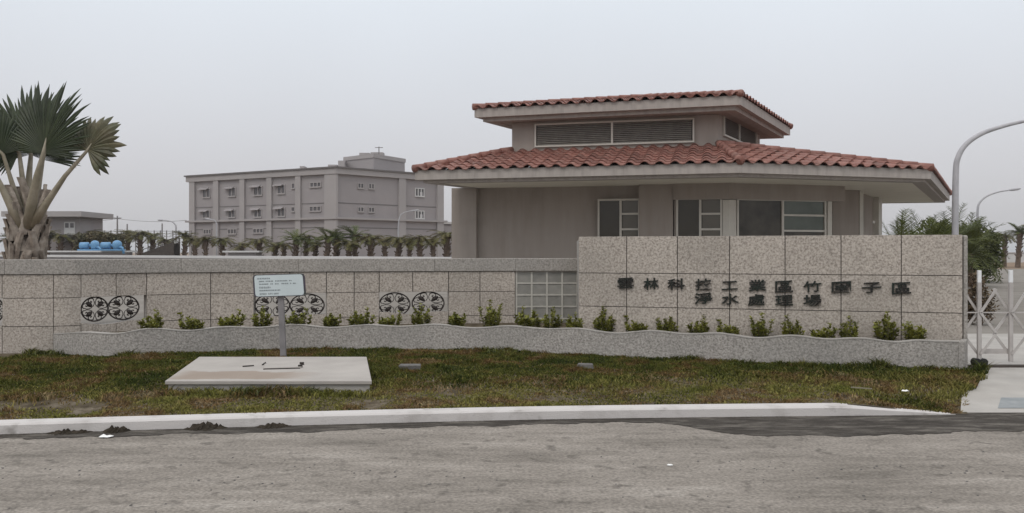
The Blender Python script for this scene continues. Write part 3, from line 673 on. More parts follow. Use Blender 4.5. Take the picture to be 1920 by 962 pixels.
# clerestory
cl = MB(); cl.prism([Q0, Q1, Q2, Q3], 4.2, 5.22); cl.build('upper_wall', M['plaster'], gh)
QA, QC = Facade(Q0, Q1), Facade(Q1, Q2)
def window(fc, px0, py0, px1, py1, mull=(), bars=(), bar_from=0, fw=.05, parent=gh, name='window', glassm='glass', z_bot=None, slats=0, blind_or_reflection=None):
    u0, u1, z0, z1 = fc.rect(px0, py0, px1, py1)
    if z_bot is not None: z0 = z_bot
    fr, gl = MB(), MB()
    fc.box(fr, u0, u1, .0, .06, z1-fw, z1); fc.box(fr, u0, u1, .0, .06, z0, z0+fw); fc.box(fr, u0, u0+fw, .0, .058, z0+fw, z1-fw); fc.box(fr, u1-fw, u1, .0, .058, z0+fw, z1-fw)
    for m_ in mull: s0 = fc.s_at(m_); fc.box(fr, s0-fw*.6, s0+fw*.6, .0, .056, z0+fw, z1-fw)
    for b_ in bars:
        zb = fc.z_at((bar_from+px1)/2, b_); s0 = fc.s_at(bar_from); fc.box(fr, s0+fw*.6, u1-fw, .012, .05, zb-.026, zb+.026)
    fo = fr.build(name, M['frame'], parent)
    if slats:
        edges_ = [u0+fw]+[fc.s_at(m_) for m_ in mull]+[u1-fw]; sl = MB()
        for k in range(slats):
            zc = z0+fw+(z1-z0-2*fw)*(k+.5)/slats; dz = (z1-z0-2*fw)/slats
            for a, b in zip(edges_, edges_[1:]):
                a2, b2 = a+fw*.62, b-fw*.62
                sl.hexa([fc.pt(a2, .045, zc-dz*.42), fc.pt(b2, .045, zc-dz*.42), fc.pt(b2, .008, zc+dz*.22), fc.pt(a2, .008, zc+dz*.22)], [fc.pt(a2, .050, zc-dz*.26), fc.pt(b2, .050, zc-dz*.26), fc.pt(b2, .014, zc+dz*.40), fc.pt(a2, .014, zc+dz*.40)])
        sl.build('slat', M['louvre'], fo); gl.tint = .5
        fc.box(gl, u0+.01, u1-.01, .002, .005, z0+.01, z1-.01); gl.build('backing', M['dark'], fo)
    else:
        fc.box(gl, u0+.01, u1-.01, .004, .010, z0+.01, z1-.01); gl.build('pane', M[glassm], fo)
        if blind_or_reflection:
            bl = MB(); a, b = fc.s_at(blind_or_reflection[0]), fc.s_at(blind_or_reflection[1]); fc.box(bl, a+.03, b-.03, .011, .013, z0+fw+(.0 if glassm == 'glass' else .86*(z1-z0)*.5), z1-fw); bl.build('blind', M['blind' if glassm == 'glass' else 'greenblind'], fo)  # bay pane: sheet coloured as a reflection; other panes: a blind
    return fo
window(QA, 1003, 227, 1302, 272, mull=(1148,), slats=11, name='louvre_window', fw=.045)
window(QC, 1355, 230, 1416, 268, mull=(1384,), slats=10, name='louvre_window', fw=.045)
# upper roof
U0, U1, U2, U3 = (-1.04, 23.65), (5.78, 21.6), (8.9, 27.3), (2.08, 29.35); UV = [U0, U1, U2, U3]
f_ = MB(); ring(f_, UV, inset(UV, .28), 5.32, 5.56); ring(f_, inset(UV, .16), inset(UV, .44), 5.215, 5.322); f_.build('upper_fascia', M['fascia'], gh)
s_ = MB(); s_.prism(inset(UV, .43), 5.225, 5.25); s_.build('upper_soffit', M['plaster'], gh)
ap = sum((Vector(p) for p in UV), Vector((0, 0)))/4; AZ = 5.56+3.2*math.tan(R(10.8)); t_ = MB()
for a, b in ((U0, U1), (U1, U2), (U2, U3), (U3, U0)):
    tile_roof(t_, z3(a, 5.57), z3(b, 5.57), (ap.x, ap.y, AZ), (ap.x, ap.y, AZ), per=.33)
ur = t_.build('upper_tile_roof', M['tile'], gh, fix=False)
for a in UV: c_ = MB(); caps(c_, z3(a, 5.58), (ap.x, ap.y, AZ+.02), r=.095); c_.build('hip_cap', M['tile'], ur, smooth=True)
ud = MB(); ud.hexa([z3(p, 5.562) for p in UV], [z3(p, 5.567) for p in UV]); ud.build('roof_deck', M['dark'], ur)
# walls below
WA = Facade((-1.7, 24.0), (5.62, 22.2)); V1 = (5.62, 22.2); V2 = (8.61, 23.15); WB = Facade(V1, V2); V3 = (10.22, 24.85); WC = Facade(V3, (12.36, 28.6))
WBP = Facade(WB.pt(0, -1.1, 0).xy, WB.pt(WB.L, -1.1, 0).xy)
w_ = MB(); w_.prism([(-1.55, 24.15), (4.7, 22.75), (6.2, 22.95), (8.2, 23.62), (8.35, 24.62), (10.1, 25.02), (12.2, 28.6), (12.9, 30.6), (3.6, 31.6)], 0, 3.40); w_.build('wall', M['plaster'], gh)
p_ = MB(); WA.box(p_, 0, WA.s_at(893), .0, -.5, 0, 3.388); p_.build('pillar', M['plaster'], gh)
p_ = MB(); WA.box(p_, WA.s_at(1198), WA.s_at(1262), .04, -.4, 0, 3.388); p_.build('pillar', M['plaster'], gh)
p_ = MB(); a = WA.s_at(1355); p_.prism([tuple(WA.pt(a, .06, 0).xy), tuple(Vector(V1)+WA.n*.06*.7+WB.n*.04), tuple(WB.pt(WB.s_at(1378), .06, 0).xy), tuple(WB.pt(WB.s_at(1378), -.3, 0).xy), tuple(WA.pt(a, -.3, 0).xy)], 0, 2.95); p_.build('corner_post', M['frame'], gh)
p_ = MB(); WBP.box(p_, WBP.s_at(1561), WBP.s_at(1611), 0, -.35, 0, 3.388); p_.build('pillar', M['plaster'], gh)
p_ = MB(); WBP.box(p_, WBP.s_at(1611)+.004, WBP.s_at(1618), .02, -.3, 0, 3.387); p_.build('corner_trim', M['frame'], gh)
p_ = MB(); WC.box(p_, WC.s_at(1646), WC.s_at(1652), .03, -.3, 0, 3.387); p_.build('corner_trim', M['frame'], gh)
p_ = MB(); WB.box(p_, WB.s_at(1549), WB.s_at(1557), .07, -.1, 0, 2.96); p_.build('window_post', M['frame'], gh)
# header band over the bay windows
h_ = MB()
z0 = 2.965
A0 = WA.pt(WA.s_at(1262)+.004, .09, 0).xy; A1 = Vector(V1)+WA.n*.09*.6+WB.n*.09*.55; A2 = WB.pt(WB.s_at(1580), .09, 0).xy
A3 = WB.pt(WB.s_at(1580), -1.2, 0).xy; A4 = Vector(V1)-WA.n*.15-WB.n*.1; A5 = WA.pt(WA.s_at(1262)+.004, -.2, 0).xy
for q4 in ([A0, A1, A4, A5], [A1, A2, A3, A4]): h_.hexa([(*p, z0) for p in q4], [(*p, 3.386) for p in q4])
h_.build('window_header', M['plaster'], gh)
WA2 = Facade(WA.pt(0, -.135, 0).xy, WA.pt(WA.L, -.135, 0).xy)
window(WA2, 1121, 373, 1200, 460, mull=(1164,), bars=(401, 430), bar_from=1164, z_bot=1.5, blind_or_reflection=(1166, 1197))
window(WA, 1268, 371, 1354, 460, mull=(1313,), bars=(401, 430), bar_from=1313, z_bot=1.5, blind_or_reflection=(1315, 1352))
window(WB, 1380, 373.5, 1547, 460, mull=(1466,), bars=(404, 433), bar_from=1466, z_bot=1.5, glassm='glass2', blind_or_reflection=(1468, 1545))
p_ = MB(); WA.box(p_, WA.s_at(1264), WA.L-.02, -.12, .0, 1.3, 2.964); p_.build('bay_infill', M['plaster'], gh)
p_ = MB(); WB.box(p_, .05, WB.s_at(1556), -.12, .0, 1.3, 2.963); WB.box(p_, WB.s_at(1550), WB.s_at(1556), -.124, -1.5, .2, 2.962); p_.build('bay_infill', M['plaster'], gh)
p_ = MB(); u = WC.s_at(1634); WC.box(p_, u-.25, u+.25, .062, .072, 2.48, 2.56); p_.build('plate', M['frame'], gh)

# ---------------------------------------------------------------- office building far behind
ob = thing('office_building', (-20.6, 100, 0), 'three storey grey office block with flat roof behind the date palm row', 'building')
OC = (-20.6, 100.0); OL = XY(357, 112.0); ORR = XY(829, 111.0)
FL, FR = Facade(OL, OC), Facade(OC, ORR); BK = (OL[0]+ORR[0]-OC[0], OL[1]+ORR[1]-OC[1])
w_ = MB(); w_.prism([OL, OC, ORR, BK], 0, 11.2); w_.build('wall', M['office'], ob)
OPOLY = [OL, OC, ORR, BK]
c_ = MB(); ring(c_, inset(OPOLY, -.35), inset(OPOLY, .3), 10.72, 11.40); c_.build('parapet', M['office_trim'], ob)
c_ = MB(); ring(c_, inset(OPOLY, -.5), inset(OPOLY, .3), 11.402, 11.58); c_.build('parapet_cap', M['office_line'], ob)
c_ = MB(); ring(c_, inset(OPOLY, -.42), inset(OPOLY, .1), 5.42, 5.66); c_.build('cornice', M['office_trim'], ob)
for z, h in ((7.30, .10), (4.42, .10)):
    c_ = MB(); ring(c_, inset(OPOLY, -.03), inset(OPOLY, .1), z, z+h); c_.build('floor_line', M['office_line'], ob)
zx = lambda x: 340+x/3.692
zy = lambda y: 260+y/3.692
for a, b in ((65, 102), (230, 266), (413, 446), (600, 634), (798, 834)):
    p_ = MB(); FL.box(p_, FL.s_at(zx(a)), FL.s_at(zx(b)), .28, -.1, 0, 10.718); p_.build('pilaster', M['office_trim'], ob)
for a, b in ((1500, 1546), (1765, 1808)):
    p_ = MB(); FR.box(p_, FR.s_at(zx(a)), FR.s_at(zx(b)), .28, -.1, 0, 10.718); p_.build('pilaster', M['office_trim'], ob)
p_ = MB(); u = FL.s_at(zx(1000)); v = FR.s_at(zx(1076)); p_.prism([tuple(FL.pt(u, .28, 0).xy), tuple(Vector(OC)+FL.n*.2+FR.n*.2), tuple(FR.pt(v, .28, 0).xy), tuple(FR.pt(v, -.2, 0).xy), tuple(FL.pt(u, -.2, 0).xy)], 0, 10.718); p_.build('corner_pilaster', M['office_trim'], ob)
def owin(fc, r, lights=2, hood=None, bright=False):
    px0, py0, px1, py1 = zx(r[0]), zy(r[1]), zx(r[2]), zy(r[3]); u0, u1, z0, z1 = fc.rect(px0, py0, px1, py1)
    fr, gl = MB(), MB(); fw = .11
    fc.box(fr, u0, u1, 0, .10, z1-fw, z1); fc.box(fr, u0, u1, 0, .14, z0-.05, z0+fw); fc.box(fr, u0, u0+fw, 0, .098, z0+fw, z1-fw); fc.box(fr, u1-fw, u1, 0, .098, z0+fw, z1-fw)
    for i in range(1, lights): c = u0+(u1-u0)*i/lights; fc.box(fr, c-.06, c+.06, 0, .096, z0+fw, z1-fw)
    o = fr.build('window', M['office_trim'] if not bright else M['pale'], ob)
    fc.box(gl, u0+fw*.5, u1-fw*.5, .01, .03, z0+fw*.5, z1-fw*.5); gl.build('pane', M['office_glass'], o)
    if bright:
        q = MB(); fc.box(q, u0+(u1-u0)*.55, u0+(u1-u0)*.8, .035, .05, z0+.1, z0+(z1-z0)*.55); q.build('bright_pane', M['pale'], o)
    if hood:
        q = MB(); a, b, zt = u0-(u1-u0)*.35, u0+(u1-u0)*.75, z1+.12
        q.hexa([fc.pt(a, .0, zt-.12), fc.pt(b, .0, zt-.12), fc.pt(b, .45, zt-.32), fc.pt(a, .45, zt-.32)], [fc.pt(a, .0, zt), fc.pt(b, .0, zt), fc.pt(b, .45, zt-.24), fc.pt(a, .45, zt-.24)]); q.build('hood', M['office'], o)
for r in ((148, 345, 204, 410), (326, 338, 380, 402), (502, 328, 564, 395), (666, 318, 722, 384), (148, 497, 202, 552), (326, 492, 378, 548), (504, 486, 560, 546), (666, 478, 722, 541)): owin(FL, r, 2, True)
for r in ((764, 306, 790, 348), (762, 470, 790, 508)): owin(FL, r, 1)
for r in ((892, 300, 970, 338), (888, 466, 970, 505), (155, 626, 210, 662), (322, 623, 386, 662), (498, 620, 570, 656)): owin(FL, r, 3)
for r in ((1218, 306, 1262, 346), (1293, 309, 1336, 350), (1218, 471, 1262, 509), (1293, 473, 1336, 512)): owin(FR, r, 2)
for r in ((1616, 342, 1680, 402), (1616, 498, 1680, 556)): owin(FR, r, 3, bright=True)
# rooftop block, set back, and small plant on the roof
TY = 108.0
b_ = MB(); a, b, c = XY(zx(1128), 110), XY(zx(1330), 106), XY(zx(1547), 112); d = (a[0]+c[0]-b[0], a[1]+c[1]-b[1])
b_.prism([a, b, c, d], 11.0, ZY(zy(118), 107)); b_.build('rooftop_block', M['office'], ob)
b_ = MB(); ring(b_, inset([a, b, c, d], -.1), inset([a, b, c, d], .3), ZY(zy(118), 107)-.35, ZY(zy(110), 107)); b_.build('rooftop_parapet', M['office_trim'], ob)
b_ = MB(); x, y = XY(zx(1368), 107); zt = ZY(zy(118), 107); b_.bar((x, y, zt), (x, y, ZY(zy(55), 107)), .10); b_.bar((x-.5, y, ZY(zy(62), 107)), (x+.5, y, ZY(zy(62), 107)), .07); b_.build('antenna', M['office_line'], ob)
for (xa, xb, yt) in ((1232, 1300, 98), (1310, 1395, 94), (1085, 1130, 152), (1015, 1075, 180), (820, 850, 190)):
    b_ = MB(); x0, y0 = XY(zx(xa), 108); x1, _ = XY(zx(xb), 108); b_.box(x0, x1, y0, y0+1.5, 11.0, ZY(zy(yt), 108)); b_.build('roof_unit', M['office_trim'], ob)
for px in (1080, 1200, 1290): pass

# flat roofed kiosk at far left, and a low annex right of the office
kz = 90.0
ko = thing('pump_house', P(90, 472, kz)-Vector((0, 0, 1.6)), 'small flat roofed grey pump house behind the large fan palm', 'building')
x0, x1 = XY(38, kz)[0], XY(150, kz)[0]
b_ = MB(); b_.box(x0, x1, kz, kz+5, 0, ZY(406, kz)); b_.build('wall', M['office'], ko)
b_ = MB(); b_.box(XY(15, kz)[0], XY(163, kz)[0], kz-1.2, kz+6, ZY(407, kz), ZY(397, kz)); b_.build('roof_slab', M['office_trim'], ko)
b_ = MB(); b_.box(XY(121, kz)[0], XY(141, kz)[0], kz-.08, kz, ZY(440, kz), ZY(416, kz)); w = b_.build('window', M['pale'], ko)
for a, b in ((123, 129.5), (132.5, 139)):
    b_ = MB(); b_.box(XY(a, kz)[0], XY(b, kz)[0], kz-.10, kz-.085, ZY(427, kz), ZY(418.5, kz)); b_.build('pane', M['office_glass'], w)
an = thing('annex_shed', (*XY(836, 120), 0), 'low pale annex with stepped roof at the right foot of the office block', 'building')
b_ = MB(); b_.box(XY(826, 120)[0], XY(862, 120)[0], 120, 126, 0, ZY(420, 120)); b_.build('wall', M['office'], an)
b_ = MB(); b_.box(XY(826, 120)[0], XY(862, 120)[0], 119.8, 126.2, ZY(420, 120), ZY(416, 120)); b_.build('roof', M['pale'], an)

# ---------------------------------------------------------------- fan palm
fp = thing('fan_palm', (*XY(52, 17.6), 0), 'large blue green fan palm behind the left end of the granite wall', 'palm tree')
PY = 17.6
tr = MB(); rg = random.Random(3)
bx, by = XY(52, PY)
tr.tint = .15; tr.tube([(bx, by, -.05), (bx, by, .7), (bx+.01, by, 1.6), (bx+.02, by, 2.15), (bx+.05, by, 2.5)], [.34, .32, .28, .22, .14], 16)
for k in range(54):                              # old leaf bases, crossing each other round the trunk
    z = .1+k*.042; a = k*2.4; r = .33-.08*min(1, z/2.2); lean = rg.choice((-1, 1))*rg.uniform(.45, .8); h = rg.uniform(.55, .85)
    tr.tint = rg.uniform(.25, 1.0); pts = []
    for i in range(6):
        f = i/5; aa = a+lean*(f-.3); rr = r+.03+.10*f*f; pts.append((bx+math.cos(aa)*rr, by+math.sin(aa)*rr, z+h*f))
    n0 = len(tr.v)
    for i in range(5):
        p, q_ = Vector(pts[i]), Vector(pts[i+1]); wd = .12*(1-.45*i/5); s1 = Vector((-math.sin(a), math.cos(a), 0))*wd
        o1 = Vector((math.cos(a), math.sin(a), 0))*.03
        tr.hexa([p-s1-o1, p+s1-o1, p+s1*.7+o1, p-s1*.7+o1], [q_-s1*.9-o1, q_+s1*.9-o1, q_+s1*.63+o1, q_-s1*.63+o1])
tr.build('trunk', M['palm_bark'], fp)
def fan_leaf(hub, axis, nrm, rad, arc, nseg, stalk, seed, fold=.25, bend=.12, wr=1.0, base_r=.56, m_='palm_leaf'):
    rg = random.Random(seed); hub = Vector(hub); axis = Vector(axis).normalized(); nrm = Vector(nrm); nrm = (nrm-axis*nrm.dot(axis)).normalized(); side = axis.cross(nrm)
    mb = MB()
    for i in range(nseg):
        f = (i+.5)/nseg*2-1; a = f*arc; rib = hub+axis*(rad*.10*(1-abs(f)))
        d = axis*math.cos(a)+side*math.sin(a); out_ = nrm*(-.25*abs(f)*fold*4+.0); d = (d+nrm*(fold*(abs(f)-.3))).normalized()
        L_ = rad*(base_r+(1-base_r)*max(0, math.cos(a*.92)))*rg.choice((rg.uniform(.93, 1.04), rg.uniform(.78, .98))); sd = (axis*-math.sin(a)+side*math.cos(a)); half = L_*arc/nseg*1.06*wr
        mb.tint = rg.uniform(.15, .9); secs = [(.0, .03), (.25, .30), (.55, .64), (.72, .74), (.88, .46), (1.0, .04)]
        vs_ = []
        drop = rg.uniform(.4, 1.6)*bend
        for t, w in secs:
            p = rib+d*(L_*t)-nrm*(drop*L_*t*t*t)+Vector((0, 0, -1))*(drop*.6*L_*max(0, t-.6)**1.5)
            wv = sd*(half*w); vs_ += [p-wv, p+nrm*(half*w*.55), p+wv]
        fs = []
        for k in range(len(secs)-1):
            b = k*3; fs += [(b, b+1, b+4, b+3), (b+1, b+2, b+5, b+4)]
        mb.add(vs_, fs)
    fo = mb.build('frond', M[m_], fp, fix=False)
    st = MB(); st.tint = rg.uniform(.3, .7); pts = [Vector(p) for p, _ in stalk]+[hub+axis*rad*.22]; rr = [r*.84 for _, r in stalk]+[.006]
    # petiole: flattened tube with a swollen base
    st.tube(pts, rr, 8); st.build('stalk', M['palm_stalk'], fo, smooth=True)
pp = lambda px, py, dy=0: P(px, py, PY+dy)
fan_leaf(pp(82, 287, -.55), (.16, .0, 1), (-.12, -1, .12), 1.42, R(98), 46, [(pp(54, 425, -.2), .15), (pp(60, 380, -.38), .125), (pp(70, 330, -.50), .085), (pp(82, 287, -.55), .055)], 11, .14, .12, 1.0, .42)
fan_leaf(pp(58, 290, .25), (-.20, .1, 1), (.2, -1, .1), 1.50, R(100), 46, [(pp(52, 420, .05), .13), (pp(52, 360, .15), .09), (pp(58, 290, .25), .05)], 12, .15)
fan_leaf(pp(80, 300, .5), (.15, .4, 1), (.5, -.8, .3), 1.05, R(85), 36, [(pp(58, 425, .2), .12), (pp(70, 360, .4), .08), (pp(80, 300, .5), .05)], 13, .15)
fan_leaf(pp(36, 286, -.1), (-.75, -.3, .55), (-.1, -1, .5), 1.0, R(105), 40, [(pp(50, 420, 0), .12), (pp(44, 350, 0), .07), (pp(36, 286, -.1), .045)], 14, .2)
fan_leaf(pp(6, 290, -.3), (-.6, -.2, .8), (.3, -1, .2), .95, R(110), 40, [(pp(45, 418, 0), .13), (pp(30, 368, -.15), .07), (pp(17, 325, -.25), .05), (pp(6, 290, -.3), .042)], 15, .15)
fan_leaf(pp(164, 282, -.5), (.52, -.05, .86), (-.15, -1, .25), .76, R(122), 22, [(pp(60, 420, -.2), .15), (pp(88, 380, -.32), .085), (pp(122, 330, -.42), .055), (pp(164, 282, -.5), .036)], 16, .16, .22, 1.35, .82, 'palm_leaf_old')
fan_leaf(pp(-60, 260, -.6), (-.8, -.1, .6), (.2, -1, .3), 1.0, R(110), 40, [(pp(42, 425, -.2), .16), (pp(20, 385, -.35), .10), (pp(-5, 335, -.45), .06), (pp(-60, 260, -.6), .045)], 17, .2)

# ---------------------------------------------------------------- date palms
def date_palm_mesh(seed, trunk_h, crown_r, nfr, droop=.9, upright=0, emax=1.25):
    rg = random.Random(seed); tr, cr_ = MB(), MB()
    tr.tube([(0, 0, 0), (.02, 0, trunk_h*.4), (0, .02, trunk_h*.8), (0, 0, trunk_h+.1)], [.20, .16, .17, .22], 10)
    for k in range(26):
        a = k*2.4; z = trunk_h*(.25+.75*k/26); tr.bar((.15*math.cos(a), .15*math.sin(a), z), (.27*math.cos(a), .27*math.sin(a), z+.16), .07)
    for i in range(nfr):
        a = 2*math.pi*i*.382+rg.uniform(-.2, .2); e = rg.uniform(-.05, emax)+upright*.3; L_ = crown_r*rg.uniform(.85, 1.15)
        d = Vector((math.cos(a)*math.cos(e), math.sin(a)*math.cos(e), math.sin(e))); p = Vector((0, 0, trunk_h)); pts = [p.copy()]; ns = 9
        for k in range(ns):
            p = p+d*(L_/ns); pts.append(p.copy()); d = (d+Vector((0, 0, -1))*(droop*.17*math.cos(e)**.5)).normalized()
        cr_.tint = rg.uniform(.2, .8); cr_.tube(pts, [.022*(1-.8*k/ns) for k in range(ns+1)], 4)
        for k in range(1, ns*3):
            f = k/(ns*3); q = pts[int(f*ns)].lerp(pts[min(int(f*ns)+1, ns)], f*ns-int(f*ns)); dd = (pts[min(int(f*ns)+1, ns)]-pts[int(f*ns)]).normalized()
            sd = dd.cross(Vector((0, 0, 1))); sd = sd.normalized() if sd.length > .05 else Vector((1, 0, 0)); ll = crown_r*.30*math.sin(math.pi*(.12+.85*f))**.6
            for s_ in (-1, 1):
                cr_.tint = rg.uniform(.1, .95); v = (sd*s_*.75+dd*.65+Vector((0, 0, rg.uniform(-.1, .35)))).normalized()*ll*rg.uniform(.8, 1.1); w = dd*.022
                tip = q+v+Vector((0, 0, -.06*ll)); cr_.add([q-w, q+w, tip], [(0, 1, 2)])
    return tr, cr_
def palm_proto(name, tr, cr_, leafm):
    def raw(mb, nm, m_):
        me = bpy.data.meshes.new(nm); me.from_pydata(mb.v, [], mb.f); a = me.attributes.new('tint', 'FLOAT', 'POINT'); a.data.foreach_set('value', mb.t); me.materials.append(m_); return me
    return raw(tr, 'trunk', M['date_bark']), raw(cr_, 'crown', leafm)
DP = [palm_proto('a', *date_palm_mesh(21, 2.5, 1.22, 30, .75, 0, .80), M['date_leaf']), palm_proto('b', *date_palm_mesh(22, 2.55, 1.18, 28, .85, 0, .75), M['date_leaf']), palm_proto('c', *date_palm_mesh(23, 2.5, 1.35, 28, .7, 0, .95), M['date_leaf_green']), palm_proto('d', *date_palm_mesh(24, 1.2, 2.0, 40, 1.0), M['date_leaf_green']), palm_proto('e', *date_palm_mesh(25, 1.6, 2.2, 16, .3, 1), M['date_leaf_green'])]
def date_palm(px, Y, sc, kind, label, group, zs=1.0):
    o = thing('date_palm', (*XY(px, Y), 0), label, 'palm tree', group); k_ = random.uniform(.88, 1.12); o.scale = (sc*k_, sc*k_, sc*zs*random.uniform(.88, 1.10)); o.rotation_euler = (random.uniform(-.06, .06), random.uniform(-.06, .06), random.uniform(0, 6.28))
    for nm, me in zip(('trunk', 'crown'), DP[kind]):
        c = bpy.data.objects.new(nm, me); C.objects.link(c); c.parent = o
ORD = ['first', 'second', 'third', 'fourth', 'fifth', 'sixth', 'seventh', 'eighth', 'ninth', 'tenth', 'eleventh', 'twelfth', 'thirteenth', 'fourteenth', 'fifteenth', 'sixteenth', 'seventeenth', 'eighteenth', 'nineteenth', 'twentieth', 'twenty-first', 'twenty-second', 'twenty-third', 'twenty-fourth']
front = [(385, 66, 1.0), (418, 70, 1), (452, 70, .95), (489, 64, 1), (516, 60, .95), (531, 66, 1.0), (552, 60, 1.12), (571, 62, 1.0), (592, 60, .9), (611, 58, 1.15), (630, 60, 1.12), (654, 58, 1.0), (666, 60, 1.1), (697, 58, 1.0), (722, 66, .95), (745, 56, 1.0), (768, 64, .95), (790, 55, .98), (812, 64, .95), (838, 52, 1.15)]
for i, (px, Y, sc) in enumerate(front):
    date_palm(px, Y, sc, 2 if px in (552, 611, 630, 666) else i % 2, '%s date palm from the left in the row before the grey office block' % ORD[i], 'date palms before the office block', .93)
for i, (px, Y, sc) in enumerate([(90, 88, 1.15), (112, 88, 1.2), (140, 90, 1.15), (165, 92, 1.2), (192, 90, 1.2), (215, 92, 1.15), (240, 90, 1.2), (262, 88, 1.15), (285, 92, 1.15), (308, 88, 1.1), (345, 90, 1.15), (366, 86, 1.0), (20, 86, 1.2)]):
    date_palm(px, Y, sc*1.15, i % 2, ('%s date palm from the left in the far row beyond the blue pumps' % ORD[i]) if i < 12 else 'far date palm seen left of the fan palm trunk', 'date palms beyond the blue pumps', .95)
for i, (px, Y, sc, k) in enumerate([(1858, 88, 1.4, 0), (1883, 92, 1.4, 1), (1908, 86, 1.45, 2), (1936, 88, 1.4, 0)]):
    date_palm(px, Y, sc, k, ['date palm beside the dark bushy clump seen over the gate', 'middle date palm of the row seen over the folding gate', 'greenest date palm of the row seen over the folding gate', 'date palm at the very edge of the picture over the gate'][i], 'date palms over the folding gate')
date_palm(1688, 33, .85, 4, 'date palm with upright fronds right beside the guardhouse corner', 'date palms right of the guardhouse', 1.0)
date_palm(1742, 38, .98, 3, 'drooping date palm behind the sign wall left of the tall lamp post', 'date palms right of the guardhouse', 1.25)
date_palm(1778, 37, 1.02, 3, 'dense date palm just left of the tall lamp post base', 'date palms right of the guardhouse', 1.22)
date_palm(1815, 39, .98, 3, 'dense date palm right of the tall lamp post', 'date palms right of the guardhouse', 1.12)
date_palm(1712, 36, 1.0, 3, 'low date palm just above the sign wall beyond the guardhouse', 'date palms right of the guardhouse', 1.05)

# leafy bushes: many small leaf faces through the volume
def bush(name, c, sx, sy, sz, n_, lf, m_, label, cat, group=None, seed=1, trunk=True):
    rg = random.Random(seed); o = thing(name, c, label, cat, group); mb = MB(); c = Vector(c)
    cl_ = [(Vector((rg.uniform(-1, 1)*sx*.7, rg.uniform(-1, 1)*sy*.7, sz*rg.uniform(.25, .85))), rg.uniform(.3, .55)) for _ in range(12)]
    for k in range(n_):
        q, r = rg.choice(cl_); d = Vector((rg.gauss(0, 1), rg.gauss(0, 1), rg.gauss(0, 1))).normalized()*rg.random()**.4
        p = c+q+Vector((d.x*sx*r, d.y*sy*r, d.z*sz*r*.7))
        if p.z < c.z+.02: continue
        mb.tint = rg.random(); leaf_quad(mb, p, Vector((rg.gauss(0, 1), rg.gauss(0, 1), rg.gauss(0, .8))), Vector((rg.gauss(0, 1), rg.gauss(0, 1), 1)), lf*rg.uniform(.7, 1.4), lf*.28)
    mb.build('foliage', m_, o, fix=False)
    if trunk:
        t = MB()
        for q, r in cl_[:6]: t.tube([c, c+Vector((q.x*.3, q.y*.3, q.z*.5)), c+q], [.05, .035, .015], 6)
        t.build('trunk', M['date_bark'], o)
    return o
bush('bushy_tree', (*XY(1835, 44), 0), 1.2, 1.3, 2.75, 6000, .16, M['bush'], 'dark bushy tree between the tall lamp post and the palm row', 'tree', seed=5)
bush('bushy_tree', (*XY(1800, 46), 0), 1.5, 1.3, 3.0, 6000, .18, M['bush'], 'dark bushy tree directly behind the tall lamp post', 'tree', seed=6)
bush('bushy_tree', (*XY(1748, 40), 0), 1.35, 1.2, 2.95, 7000, .17, M['bush'], 'feathery green tree right of the guardhouse, seen just above the sign wall', 'tree', seed=11)
bush('dry_shrub', (*XY(1838, 18.6), 0), .30, .30, 1.10, 2200, .07, M['dry'], 'brownish dry shrub standing just behind the folding gate', 'shrub', seed=8)
# hedge at far left
hd = thing('clipped_hedge', (*XY(185, 84), 0), 'long clipped brown green hedge behind the blue pumps', 'hedge'); mb = MB(); rg = random.Random(9)
x0, x1 = XY(146, 84)[0], XY(230, 84)[0]
for k in range(9000):
    p = Vector((rg.uniform(x0, x1), 84+rg.uniform(-.7, .7), rg.uniform(0, ZY(439.5, 84)))); mb.tint = rg.random(); leaf_quad(mb, p, Vector((rg.gauss(0, 1), rg.gauss(0, 1), rg.gauss(0, .5))), Vector((rg.gauss(0, 1), rg.gauss(0, 1), 1)), .34, .09)
mb.build('foliage', M['hedge'], hd, fix=False)
b_ = MB(); b_.box(x0+.2, x1-.2, 83.6, 84.4, 0, ZY(443, 84)); b_.build('stem_mass', M['hedge'], hd)

# ---------------------------------------------------------------- yard things behind the low wall
bw = thing('basin_wall', (-14, 58, 0), 'long pale concrete basin wall just above the low granite wall', 'wall')
A, B = P(-120, 477.2, 66), P(905, 482.6, 44); b_, c_ = MB(), MB(); d = (B-A); nn = Vector((-d.y, d.x, 0)).normalized()
for mb, o0, o1, z0, z1 in ((b_, 0, 1.0, 0, -.14), (c_, -.1, 1.1, -.14, 0)):
    bot = [A+nn*o0, B+nn*o0, B+nn*o1, A+nn*o1]
    mb.hexa([(p.x, p.y, p.z+z0 if z0 else 0) for p in bot], [(p.x, p.y, p.z+z1) for p in bot])
b_.build('wall_body', M['office'], bw); c_.build('coping', M['pale'], bw)
def slabbed(name, px0, px1, yt, yb, Y, label, cat):
    o = thing(name, (*XY((px0+px1)/2, Y), 0), label, cat); q = MB(); x0, x1 = XY(px0, Y)[0], XY(px1, Y)[0]
    q.box(x0, x1, Y, Y+2, ZY(yb, Y), ZY(yt, Y)); q.build('cover_slab', M['pale'], o)
    q = MB(); q.box(x0+.3, x1-.3, Y+.3, Y+1.7, 0, ZY(yb, Y)-.003); q.build('pit_wall', M['office'], o)
slabbed('valve_pit', 417, 486, 470.2, 473.3, 60, 'pale slab covered valve pit before the office palms', 'valve pit')
slabbed('pump_plinth', 84, 238, 470.0, 473.0, 70, 'long pale concrete plinth carrying the blue pumps', 'plinth')
